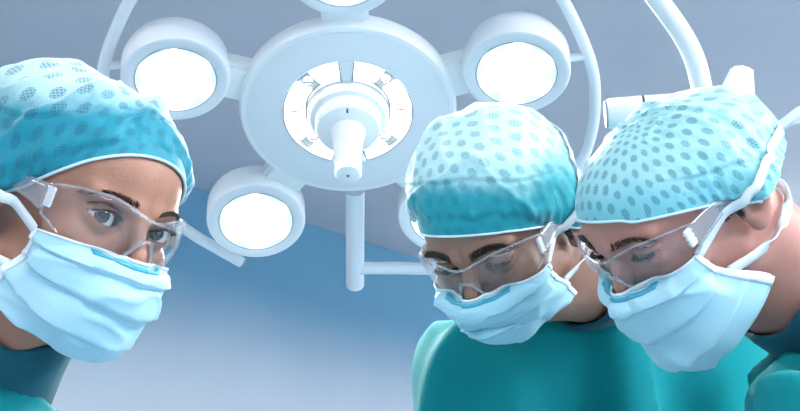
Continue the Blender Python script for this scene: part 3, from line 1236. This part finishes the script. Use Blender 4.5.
    P = CAPC + np.stack([dx * rr, dy * rr, dz * rr], -1).reshape(-1, 3)
    P = H.push(P, 2.6)
    ed = np.zeros((nu, nv))
    ed[:, 0:2] = np.clip((np.cos(az) + 0.35) / 0.3, 0, 1)[:, None]
    P = H.push(P, 2.6, both=ed.ravel())
    P4 = P.reshape(nu, nv, 3)
    for _ in range(6):
        P4[:, :3] = 0.25 * np.roll(P4[:, :3], 1, 0) + 0.5 * P4[:, :3] + 0.25 * np.roll(P4[:, :3], -1, 0)
    P = H.push(P4.reshape(-1, 3), 2.2)
    F = grid_faces(nu, nv, True)
    cap = W('surgical_cap', H.w(P), F, cfg['cap_mat'], root)
    rho = (1 - rise) * 0.19
    set_uv(cap.data, 'cloth', np.stack([(rho * np.sin(A)).ravel() + 1, (rho * np.cos(A)).ravel() + 1], 1))
    at = cap.data.attributes.new('rise', 'FLOAT', 'POINT')
    at.data.foreach_set('value', rise.ravel().astype(np.float32))
    thicken(cap, 0.0008)
    Pe = P.reshape(nu, nv, 3)[:, 0]
    hemo = bm_obj('hem', tube(H.w(Pe) - RL, 0.0013 * cp.get('hem_r', 1.0), 8, closed=True), MT['hem'], cap)
    caprad = (CAPC, P)
    capPts = P[::3]

    def clear_cap(Q, off):
        """push strap points out of the cap surface"""
        Q = np.array(Q, float)
        dirs = capPts - CAPC
        rl = np.linalg.norm(dirs, axis=1)
        dn = dirs / rl[:, None]
        for i in range(len(Q)):
            v = Q[i] - CAPC
            r = np.linalg.norm(v)
            if r < 1:
                continue
            dots = dn @ (v / r)
            j = np.argsort(-dots)[:6]
            if dots[j[0]] > 0.9985:
                lim = rl[j].max() + off
                if r < lim:
                    Q[i] = CAPC + v / r * lim
        return Q

    # ---------------- face mask
    mk = cfg['mask']
    nu, nv = 81, 64
    S = np.linspace(-1, 1, nu)
    vv = np.linspace(0, 1, nv)
    ml = mk.get('len', 1.0)
    cen = catmull([(0, -102, -24), (0, -109, -37), (0, -111, -52), (0, -107, -24 - 47 * ml), (0, -100, -24 - 66 * ml), (0, -88, -24 - 81 * ml), (0, -68, -24 - 90 * ml)], 20)
    sid = catmull(mk.get('side', [(0, -44, -27), (0, -42, -34), (0, -38, -44), (0, -32, -54), (0, -22, -68), (0, -12, -82), (0, -4, -94)]), 20)
    tt = np.linspace(0, 1, len(cen))
    C3 = np.stack([np.interp(vv, tt, cen[:, q]) for q in range(3)], 1)
    S3 = np.stack([np.interp(vv, tt, sid[:, q]) for q in range(3)], 1)
    hw = np.interp(vv, [0, 0.3, 0.6, 1.0], [66, 67, 65, 58])
    PM = np.zeros((nu, nv, 3))
    for i, s in enumerate(S):
        th = abs(s) * math.pi / 2
        PM[i, :, 0] = np.sign(s) * hw * np.sin(th) ** 0.92
        f1 = (1 - np.cos(th)) ** 0.85
        PM[i, :, 1] = C3[:, 1] + (S3[:, 1] - C3[:, 1]) * f1
        PM[i, :, 2] = C3[:, 2] + (S3[:, 2] - C3[:, 2]) * (abs(s) ** 1.4)
    top = np.zeros((nu, nv))
    top[:, :] = np.exp(-(vv / 0.07) ** 2)[None] * (0.15 + 0.85 * np.clip((np.abs(S) - 0.25) / 0.3, 0, 1))[:, None]
    sidef = np.clip((np.abs(S) - 0.80) / 0.18, 0, 1)[:, None] * np.clip((0.66 - vv) / 0.2, 0, 1)[None]
    both = np.clip(np.maximum(top, sidef * 0.9), 0, 1)
    Q = H.push(PM.reshape(-1, 3), 3.2, both=both.ravel(), it=6)
    # pleats: three folded steps, opened in the middle and flat at the sides
    Sg, Vg = np.meshgrid(S, vv, indexing='ij')
    open_ = np.clip(1 - np.abs(Sg) ** 3, 0, 1)
    wob = value_noise(np.stack([Sg.ravel() * 1.5, Vg.ravel() * 2, Vg.ravel() * 0], 1), cfg['seed'] + 11).reshape(Sg.shape)
    ph = (Vg + 0.05 * wob - 0.03 * (1 - Sg ** 2)) * 4.2
    fr = ph - np.floor(ph)
    saw = np.where(fr < 0.86, fr / 0.86, (1 - fr) / 0.14)
    kf = value_noise(np.stack([Sg.ravel() * 3 + wob.ravel(), Vg.ravel() * 4, Vg.ravel() * 0 + 3], 1), cfg['seed'] + 17).reshape(Sg.shape)
    rdg = np.clip(1 - np.abs(value_noise(np.stack([Sg.ravel() * 2.2 + Vg.ravel() * 1.5, Vg.ravel() * 2.5 - Sg.ravel(), Vg.ravel() * 0 + 8], 1), cfg['seed'] + 23)).reshape(Sg.shape) * 3, 0, 1)
    fade = np.clip(Vg / 0.16, 0, 1) * np.clip((1 - Vg) / 0.06, 0, 1)
    disp = (saw * 6.0 * (0.35 + 0.65 * open_) + (kf * 3.5 + rdg ** 2 * 4.0) * open_) * fade
    Q3 = Q.reshape(nu, nv, 3)
    du = np.gradient(Q3, axis=0)
    dv = np.gradient(Q3, axis=1)
    nn = np.cross(dv, du)
    nn /= np.linalg.norm(nn, axis=2)[:, :, None] + 1e-9
    if (nn[nu // 2, nv // 2, 1]) > 0:
        nn = -nn
    Q3 = Q3 + nn * disp[:, :, None]
    Q3 = H.push(Q3.reshape(-1, 3), 2.8).reshape(nu, nv, 3)
    MF = grid_faces(nu, nv)
    maskm = W('face_mask', H.w(Q3.reshape(-1, 3)), MF, cfg['mask_mat'], root)
    set_uv(maskm.data, 'cloth', np.stack([Sg.ravel() * 0.09, Vg.ravel() * 0.15], 1))
    maskm.data.set_sharp_from_angle(angle=math.radians(50))
    thicken(maskm, 0.0010, 0)

    def patch(name, sl_u, sl_v, off, mat, th=0.0008):
        sub = Q3[sl_u, sl_v] + nn[sl_u, sl_v] * off
        a, b = sub.shape[:2]
        o = W(name, H.w(sub.reshape(-1, 3)), grid_faces(a, b), mat, maskm)
        thicken(o, th, 0)
        return o
    patch('nose_strip', slice(nu // 2 - 15, nu // 2 + 16), slice(4, 8), 1.1, MT['strip'])
    patch('binding', slice(0, nu), slice(0, 3), 0.9, MT['white_tape'])
    patch('binding', slice(0, 4), slice(0, nv), 1.0, MT['white_tape'])
    patch('binding', slice(nu - 4, nu), slice(0, nv), 1.0, MT['white_tape'])

    # ---------------- tie tapes
    def ribbon(name, pts, width, parent, mat, free=False, twist=None):
        C = catmull(pts, 10)
        if not free:
            C = H.push(C, 4.0)
            for _ in range(2):
                C = clear_cap(C, 1.6)
                C[1:-1] = 0.25 * C[:-2] + 0.5 * C[1:-1] + 0.25 * C[2:]
            C = clear_cap(C, 1.6)
        T = np.gradient(C, axis=0)
        T /= np.linalg.norm(T, axis=1)[:, None]
        if free:
            G = np.tile(np.array(twist, float), (len(C), 1))
        else:
            G = H.grad(C, 8.0)
        sd = np.cross(T, G)
        sd /= np.linalg.norm(sd, axis=1)[:, None] + 1e-9
        VV = np.stack([C - sd * width / 2, C, C + sd * width / 2], 1)
        o = W(name, H.w(VV.reshape(-1, 3)), grid_faces(len(C), 3), mat, parent)
        thicken(o, 0.0012, 0)
        return o
    for sx in (-1, 1):
        i = 1 if sx < 0 else nu - 2
        upc = Q3[i, 3]
        loc = Q3[i, nv - 4] if not mk.get('low_v') else Q3[i, int(nv * mk['low_v'])]
        for pts in mk['ties_up']:
            pts = [upc] + [np.array((sx * a, b, c), float) for a, b, c in pts]
            ribbon('tie', pts, mk.get('tie_w', 9), maskm, MT['white_tape'])
        for pts in mk['ties_low']:
            pts = [loc] + [np.array((sx * a, b, c), float) for a, b, c in pts]
            ribbon('tie', pts, mk.get('tie_w', 9), maskm, MT['white_tape'])
    for pts, tw in mk.get('tails', []):
        ribbon('tie_tail', [np.array(p, float) for p in pts], mk.get('tie_w', 9) * 1.1, maskm, MT['white_tape'], True, tw)

    # ---------------- safety glasses
    gl = cfg['glasses']
    gz = gl.get('dz', 0)
    groot = bpy.data.objects.new('safety_glasses', None)
    COL.objects.link(groot)
    groot.parent = root
    nu, nv = 97, 15
    amax = math.radians(74)
    aa = np.linspace(-amax, amax, nu)

    def lens_pt(a, z):
        # horizontal wrap, slightly leaning with the height
        rx, ry = 74.0, 75.0
        lean = 1 - 0.0012 * (z) ** 2 * 0.1
        return np.stack([rx * np.sin(a) * lean, -30 - ry * np.cos(a) * lean - z * 0.06, z + gz], -1)
    dega = np.abs(np.degrees(aa))
    ztop = np.interp(dega, [0, 6, 16, 32, 50, 64, 74], [10, 11, 15, 19, 18, 15, 12])
    zbot = np.interp(dega, [0, 3, 8, 14, 22, 32, 44, 56, 66, 74], [-6, -7, -16, -28, -36, -38, -35, -27, -18, -13])
    ks = np.array([0.25, 0.5, 0.25])
    for _ in range(2):
        ztop[1:-1] = np.convolve(ztop, ks, 'valid')
        zbot[1:-1] = np.convolve(zbot, ks, 'valid')
    LV = np.stack([lens_pt(aa, zbot + (ztop - zbot) * t) for t in np.linspace(0, 1, nv)], 1)
    lens = W('lens', H.w(LV.reshape(-1, 3)), grid_faces(nu, nv), MT['lens'], groot)
    thicken(lens, 0.0018, 0)
    outl = np.concatenate([LV[:, -1], LV[::-1, 0]])
    bm_obj('lens_rim', tube(H.w(outl) - RL, 0.0013, 8, closed=True), MT['frame'], lens)
    # nose pads
    for sx in (-1, 1):
        pd = catmull([(sx * 6, -103, -6 + gz), (sx * 10, -101, -15 + gz), (sx * 15, -98, -24 + gz)], 6)
        bm_obj('nose_pad', tube(H.w(H.push(pd, 2.0)) - RL, 0.0018, 8), MT['frame'], groot)
        # temple arm: a broad clear blade from the lens edge to above the ear
        n = 22
        t = np.linspace(0, 1, n)
        yy = -30 - 75 * math.cos(amax) + t * 78
        xx = sx * (74 * math.sin(amax) + 5 * np.sin(t * math.pi / 2))
        zt = np.interp(t, [0, 0.3, 0.7, 1], [12, 12, 10, 7]) + gz
        zb = np.interp(t, [0, 0.3, 0.7, 1], [-11, -6, 0, 1]) + gz
        TV = np.stack([np.stack([xx, yy, zb + (zt - zb) * q], 1) for q in np.linspace(0, 1, 5)], 1)
        TP = TV.reshape(-1, 3)
        TP = H.push(TP, 1.5)
        tp_ = W('temple', H.w(TP), grid_faces(n, 5), MT['frame'], groot)
        thicken(tp_, 0.0018, 0)
        # milky hinge clip: a block with two ribs
        for (oy, oz, sy_, sz_) in ((0, 0, 8, 17), (0, 5.5, 10.5, 1.6), (0, 0.5, 10.5, 1.6), (0, -4.5, 10.5, 1.6)):
            bmc = bevel_box(3.2, sy_, sz_, 0.7)
            a = math.radians(70)
            base = np.array((sx * (74 * math.sin(a) + 2.0), -30 - 75 * math.cos(a) + oy, 2 + oz + gz))
            co = np.array([v.co[:] for v in bmc.verts]) + base
            co = H.w(co) - RL
            for v, cc in zip(bmc.verts, co):
                v.co = cc
            bm_obj('hinge_clip', bmc, MT['clip'], tp_)

    # ---------------- hair at the temples / nape, below the cap
    for (xs_, ys_, zs_, n, ln, dr0, spread) in cfg.get('hair_tufts', []):
        for sx in (-1, 1):
            P = np.stack([np.full(n, sx * 95.0) * 0 + sx * (xs_ + 2), rng.uniform(*ys_, n), rng.uniform(*zs_, n)], 1)
            P = H.push(P, 0.1, both=1.0, it=8)
            dr = np.array(dr0)[None] * np.array((sx, 1, 1)) + rng.randn(n, 3) * spread
            dr /= np.linalg.norm(dr, axis=1)[:, None]
            strokes('hair', P, dr, ln * (0.7 + 0.6 * rng.rand(n)), 0.55, MT['hair_dark'])

    # ---------------- gown (world space)
    SLw, SRw, CHw = (np.array(cfg[q]) for q in ('shoulder_l', 'shoulder_r', 'chest'))
    lo = np.minimum(np.minimum(SLw, SRw), CHw) - 0.36
    hi = np.maximum(np.maximum(SLw, SRw), CHw) + 0.36
    ztop_ = max(nb[2] + 0.10, SLw[2] + 0.1, SRw[2] + 0.1)
    vis = cfg.get('fine', 0.45)
    gx = axis_grid([(lo[0], hi[0], 0.0075)])
    gy = axis_grid([(lo[1], hi[1], 0.0085)])
    gzz = axis_grid([(0.10, ztop_ - vis, 0.022), (ztop_ - vis, ztop_, 0.0065)])
    x, y, z = np.meshgrid(gx, gy, gzz, indexing='ij')
    ax_s = (SLw - SRw) / np.linalg.norm(SLw - SRw)                 # right -> left shoulder
    ax_s = np.array((ax_s[0], ax_s[1], 0)) / math.hypot(ax_s[0], ax_s[1])
    frn = np.array((ax_s[1], -ax_s[0], 0))                         # front of the trunk
    hipc = np.array((foot.x, foot.y, 0.95))
    midS = (SLw + SRw) / 2
    # trunk: ellipse sections from the shoulders to the hem
    tz = np.clip((z - 0.1) / (midS[2] - 0.1), 0, 1.1)
    hz = (hipc[2] - 0.1) / (midS[2] - 0.1)
    wgt = np.clip((tz - hz) / (1 - hz), 0, 1.15)
    ccx = foot.x + (CHw[0] - foot.x) * wgt
    ccy = foot.y + (CHw[1] - foot.y) * wgt
    lx_ = (x - ccx) * ax_s[0] + (y - ccy) * ax_s[1]
    ly_ = (x - ccx) * frn[0] + (y - ccy) * frn[1]
    aw = np.interp(tz, [0, hz, 0.8, 1.0, 1.1], [0.22, 0.20, 0.185, 0.16, 0.10])
    bw = np.interp(tz, [0, hz, 0.8, 1.0, 1.1], [0.19, 0.16, 0.14, 0.115, 0.08])
    ang = np.arctan2(ly_ / bw, lx_ / aw)
    d = (np.sqrt((lx_ / aw) ** 2 + (ly_ / bw) ** 2) - 1) * np.minimum(aw, bw)
    d = smax(d, z - (midS[2] + 0.02), 0.06)
    d = smin(d, cone(x, y, z, tuple(SLw), tuple(SRw), 0.066, 0.066), 0.07)
    d = smin(d, cone(x, y, z, tuple(nb + (midS - nb) * 0.5), tuple((SLw * 0.75 + midS * 0.25)), 0.055, 0.055), 0.05)
    d = smin(d, cone(x, y, z, tuple(nb + (midS - nb) * 0.5), tuple((SRw * 0.75 + midS * 0.25)), 0.055, 0.055), 0.05)
    wrists = []
    for Sw, sg in ((SLw, 1), (SRw, -1)):
        el_ = Sw + np.array((0, 0, -0.27)) + ax_s * sg * 0.05 + frn * 0.05
        wr_ = el_ + frn * cfg.get('reach', 0.20) + np.array((0, 0, -0.12)) - ax_s * sg * 0.10
        wrists.append((el_, wr_))
        d = smin(d, cone(x, y, z, tuple(Sw), tuple(el_), 0.072, 0.058), 0.03)
        d = smin(d, cone(x, y, z, tuple(el_), tuple(wr_), 0.058, 0.040), 0.03)
    # cloth folds
    wv = np.sin(7.0 * x + 9.0 * z + 2.0 * np.sin(8 * y + 5 * z + cfg['seed']))
    fold = 0.0085 * np.sin(ang * 9 + 3.2 * wv + 6 * z) + 0.0065 * np.sin(23 * z + 17 * lx_ * np.sign(lx_ + 0.02) + 2.5 * wv + cfg['seed']) + 0.003 * np.sin(48 * lx_ + 20 * z + 3 * wv)
    ridge = np.abs(np.sin(11 * lx_ + 14 * z + 1.7 * wv + cfg['seed'] * 2))
    d = d + fold + 0.010 * (1 - ridge) ** 2 * -1
    # room for the neck and the collar
    ndir = H.w(np.array([(0, 26, -48)]))[0] - nb
    ndir /= np.linalg.norm(ndir)
    ntop = nb + ndir * 0.16
    d = smax(d, -cone(x, y, z, tuple(nb), tuple(ntop), (nr + 4) * H.s, (nr + 6) * H.s), 0.008)
    d = np.maximum(d, 0.14 - z)
    V, F = surface_nets(d.astype(np.float32), gx, gy, gzz)
    gown = W('gown', V, F, MT['gown'], root)
    # collar: a rolled band standing round the neck
    nlen = cfg.get('collar_h', 0.06)
    e1 = np.cross(ndir, (0, 0.3, 1.0))
    e1 /= np.linalg.norm(e1)
    e2 = np.cross(ndir, e1)
    CV = []
    nU = 72
    prof = [(0.018, -0.055), (0.013, -0.030), (0.009, 0.0), (0.0085, nlen * 0.5), (0.010, nlen * 0.85), (0.0095, nlen), (0.0065, nlen + 0.004), (0.003, nlen), (0.002, nlen * 0.5), (0.002, -0.03)]
    rad0 = (nr + 5) * H.s
    for i in range(nU):
        a = 2 * math.pi * i / nU
        wb = 0.0025 * math.sin(3 * a + 1) + 0.002 * math.sin(7 * a)
        for (ro, h) in prof:
            CV.append(nb + ndir * (h + wb * 1.5) + (e1 * math.cos(a) + e2 * math.sin(a)) * (rad0 + ro + wb * 0.4))
    W('collar', np.array(CV), grid_faces(nU, len(prof), True), MT['collar'], gown)

    # ---------------- gloved hands and shoes
    for (el_, wr_), sg in zip(wrists, (1, -1)):
        dr = wr_ - el_
        dr /= np.linalg.norm(dr)
        sd = np.cross(dr, (0, 0, 1.0))
        sd /= np.linalg.norm(sd)
        upv = np.cross(sd, dr)
        hg = axis_grid([(-0.07, 0.07, 0.0045)])
        hl = axis_grid([(-0.04, 0.22, 0.0045)])
        hx, hyy, hz_ = np.meshgrid(hg, hl, hg, indexing='ij')        # across, along, up
        dd = cone(hx, hyy, hz_, (0, -0.03, 0), (0, 0.02, 0), 0.030, 0.027)
        dd = smin(dd, ell(hx, hyy, hz_, 0, 0.06, 0, 0.042, 0.052, 0.017), 0.02)
        for kf_, (fx, fl) in enumerate(((-0.031, 0.058), (-0.011, 0.072), (0.010, 0.078), (0.030, 0.068))):
            a1 = (fx, 0.098, -0.002)
            a2 = (fx * 1.08, 0.098 + fl * 0.5, -0.010)
            a3 = (fx * 1.1, 0.098 + fl * 0.85, -0.034)
            dd = smin(dd, smin(cone(hx, hyy, hz_, a1, a2, 0.0098, 0.009), cone(hx, hyy, hz_, a2, a3, 0.009, 0.0078), 0.004), 0.006)
        dd = smin(dd, smin(cone(hx, hyy, hz_, (0.030 * sg, 0.035, -0.004), (0.056 * sg, 0.075, -0.012), 0.0125, 0.0105), cone(hx, hyy, hz_, (0.056 * sg, 0.075, -0.012), (0.052 * sg, 0.105, -0.026), 0.0105, 0.009), 0.004), 0.010)
        Vh, Fh = surface_nets(dd.astype(np.float32), hg, hl, hg)
        Vw = wr_ + Vh[:, :1] * sd + Vh[:, 1:2] * dr + Vh[:, 2:3] * upv
        W('glove', Vw, Fh, MT['glove'], root)
    for sg in (1, -1):
        sg_x = axis_grid([(-0.07, 0.07, 0.008)])
        sg_y = axis_grid([(-0.12, 0.20, 0.010)])
        sg_z = axis_grid([(-0.01, 0.34, 0.010)])
        hx, hyy, hz_ = np.meshgrid(sg_x, sg_y, sg_z, indexing='ij')
        dd = smin(ell(hx, hyy, hz_, 0, 0.06, 0.035, 0.048, 0.125, 0.045), ell(hx, hyy, hz_, 0, -0.05, 0.04, 0.038, 0.055, 0.055), 0.03)
        dd = smin(dd, cone(hx, hyy, hz_, (0, -0.03, 0.06), (0, -0.02, 0.32), 0.040, 0.052), 0.02)
        dd = np.maximum(dd, 0.004 - hz_)
        Vh, Fh = surface_nets(dd.astype(np.float32), sg_x, sg_y, sg_z)
        Vw = np.array(foot) + ax_s * sg * 0.11 + Vh[:, :1] * ax_s + Vh[:, 1:2] * frn + Vh[:, 2:3] * np.array((0, 0, 1.0))
        W('boot_cover', Vw, Fh, MT['shoe'], root)
    return root


def skin_mat(name, c1, c2, red):
    m = noise_mat(name, c1, c2, 26, 0.45, 0.12, 420, detail=5, sss=0.2, spec=0.45)
    nt = m.node_tree
    b = nt.nodes['Principled BSDF']
    src = b.inputs['Base Color'].links[0].from_socket
    at = N(nt, 'ShaderNodeAttribute', attribute_name='liner', attribute_type='GEOMETRY')
    nt.links.new(mixc(nt, at.outputs['Fac'], src, (0.035, 0.018, 0.016)), b.inputs['Base Color'])
    return m


def wp(px, py, d):
    return tuple(cam_pt(px, py, d))


PEOPLE = []
COMMON_UP = [[(70, -5, 25), (66, 40, 62), (45, 78, 88), (8, 92, 98)]]
COMMON_LOW = [[(72, 10, -62), (66, 48, -58), (42, 80, -52), (6, 92, -50)]]

PEOPLE.append(dict(
    seed=3, label='masked person in a teal gown with dotted blue cap looking straight out through clear glasses', 
    w=[50, -14, 15], t=((0, -84.5, -1), 136, 229, 1.075),
    face=dict(female=1, crown=22, jaw=3, liner=0.9, up=6.2, low=4.8, cant=0.12, brow_z=15, brow_thick=2.3, lash=0.45, lash_len=8, brow_n=170, brow_len=4.0, size=0.97),
    skin=skin_mat('skin tanned', (0.36, 0.175, 0.115), (0.43, 0.215, 0.145), 0), eye_mat=eye_mat('eye grey brown', (0.035, 0.04, 0.05)),
    hair=MT['brow'], gaze=(0.30, 0.0, 1.42), neck_r=47,
    collar_h=0.075, neck_base=wp(-16, 388, 1.18), shoulder_l=wp(0, 478, 1.14), shoulder_r=wp(-190, 450, 1.40), chest=wp(-90, 540, 1.25), foot=(-0.30, 0.08),
    cap=dict(edge=(57, -13, -60), pw=1.7, puff=11, creases=22, fold=5, ridge=6, gather=1.6, seam=0.34, sag=(-8, 8, 6)),
    cap_mat=cap_mat('cap cloth deep blue', (0.58, 0.85, 0.87), (0.003, 0.255, 0.34), (0.0, 0.13, 0.20), 0.46, 0.026, 0.8),
    mask=dict(ties_up=[[(72, -10, -12), (80, 22, 2), (64, 74, 24), (8, 106, 34)]], ties_low=COMMON_LOW, low_v=0.62, len=1.03), mask_mat=mask_mat('mask paper blue', (0.35, 0.68, 0.82), (0.52, 0.80, 0.89)),
    glasses=dict(dz=-1)))
PEOPLE.append(dict(
    seed=8, label='masked person in a teal gown with bowed head, dark brows and a stitched cap band',
    w=[-30, -31, -8], t=((0, -84.5, -1), 470, 268, 1.37),
    face=dict(crown=10, jaw=20, up=0.5, low=5.0, cant=0.05, brow_z=15, brow_thick=4.6, lash=-0.35, lash_len=6),
    skin=skin_mat('skin light brown', (0.30, 0.155, 0.11), (0.37, 0.195, 0.14), 0), eye_mat=eye_mat('eye dark', (0.03, 0.02, 0.015)),
    hair=MT['hair_dark'], gaze=wp(380, 640, 0.9), neck_r=56,
    reach=0.08, collar_h=0.045, neck_base=wp(600, 278, 1.60), shoulder_l=wp(700, 350, 1.74), shoulder_r=wp(475, 388, 1.60), chest=wp(578, 480, 1.66), foot=(0.0, 0.30),
    cap=dict(edge=(42, -6, -65), tilt=-9, pw=1.4, puff=9, fold=4, ridge=4, gather=1.2, seam=0.36, sag=(0, 0, 6)),
    cap_mat=cap_mat('cap cloth two-tone blue', (0.56, 0.84, 0.86), (0.003, 0.30, 0.37), (0.0, 0.20, 0.28), 0.40, 0.024, 0.7),
    mask=dict(ties_up=[[(72, -14, -4), (80, 20, 22), (68, 74, 52), (8, 108, 60)]], ties_low=COMMON_LOW, low_v=0.62, len=0.64), mask_mat=mask_mat('mask paper pale blue', (0.31, 0.67, 0.82), (0.46, 0.77, 0.88)),
    hair_tufts=[(74, (-12, 4), (-30, 8), 260, 7, (0.2, 0.5, -0.9), 0.15)],
    glasses=dict(dz=-2)))
PEOPLE.append(dict(
    seed=15, label='masked person in profile in a teal gown, pale aqua cap printed with dark dots',
    w=[-62, -39, 0], t=((31, -84.5, -1), 641, 258, 1.185),
    face=dict(crown=48, up=1.8, low=4.5, cant=0.05, brow_z=15, brow_n=170, brow_thick=3.2, lash=-0.25, lash_len=6),
    skin=skin_mat('skin ruddy', (0.42, 0.195, 0.155), (0.50, 0.24, 0.19), 0), eye_mat=eye_mat('eye blue grey', (0.06, 0.08, 0.10)),
    hair=MT['brow'], gaze=wp(420, 560, 0.8), neck_r=57,
    reach=0.06, neck_base=wp(836, 314, 1.30), shoulder_l=wp(842, 458, 1.12), shoulder_r=wp(925, 420, 1.42), chest=wp(900, 560, 1.26), foot=(0.34, 0.0),
    cap=dict(edge=(37, -9, -85), pw=1.1, puff=4, fold=4, ridge=3.5, gather=1.4, seam=0.2, sag=(0, 15, -14)),
    cap_mat=cap_mat('cap cloth pale aqua', (0.36, 0.69, 0.73), (0.20, 0.57, 0.64), (0.0, 0.14, 0.19), 0.20, 0.0215, 0.85),
    mask=dict(tails=[([(60, 98, 6), (66, 108, 4), (70, 122, -2), (72, 136, -4)], (0.8, 0.3, 0.5)), ([(60, 98, 6), (68, 106, 8), (74, 118, 8), (78, 128, 4)], (0.7, 0.2, 0.7))], ties_up=[[(74, -12, -6), (80, 22, 10), (76, 62, 12), (60, 98, 6)]], ties_low=COMMON_LOW, low_v=0.55, len=1.32, side=[(0, -55, -18), (0, -52, -28), (0, -46, -40), (0, -38, -52), (0, -20, -68), (0, -4, -84), (0, 6, -98)]), mask_mat=mask_mat('mask paper sky blue', (0.36, 0.69, 0.83), (0.52, 0.80, 0.89)),
    hair_tufts=[(74, (-16, 0), (-22, 8), 240, 6, (0.2, 0.4, -0.9), 0.2)],
    glasses=dict(dz=-2)))
for cfg in PEOPLE:
    build_person(cfg)
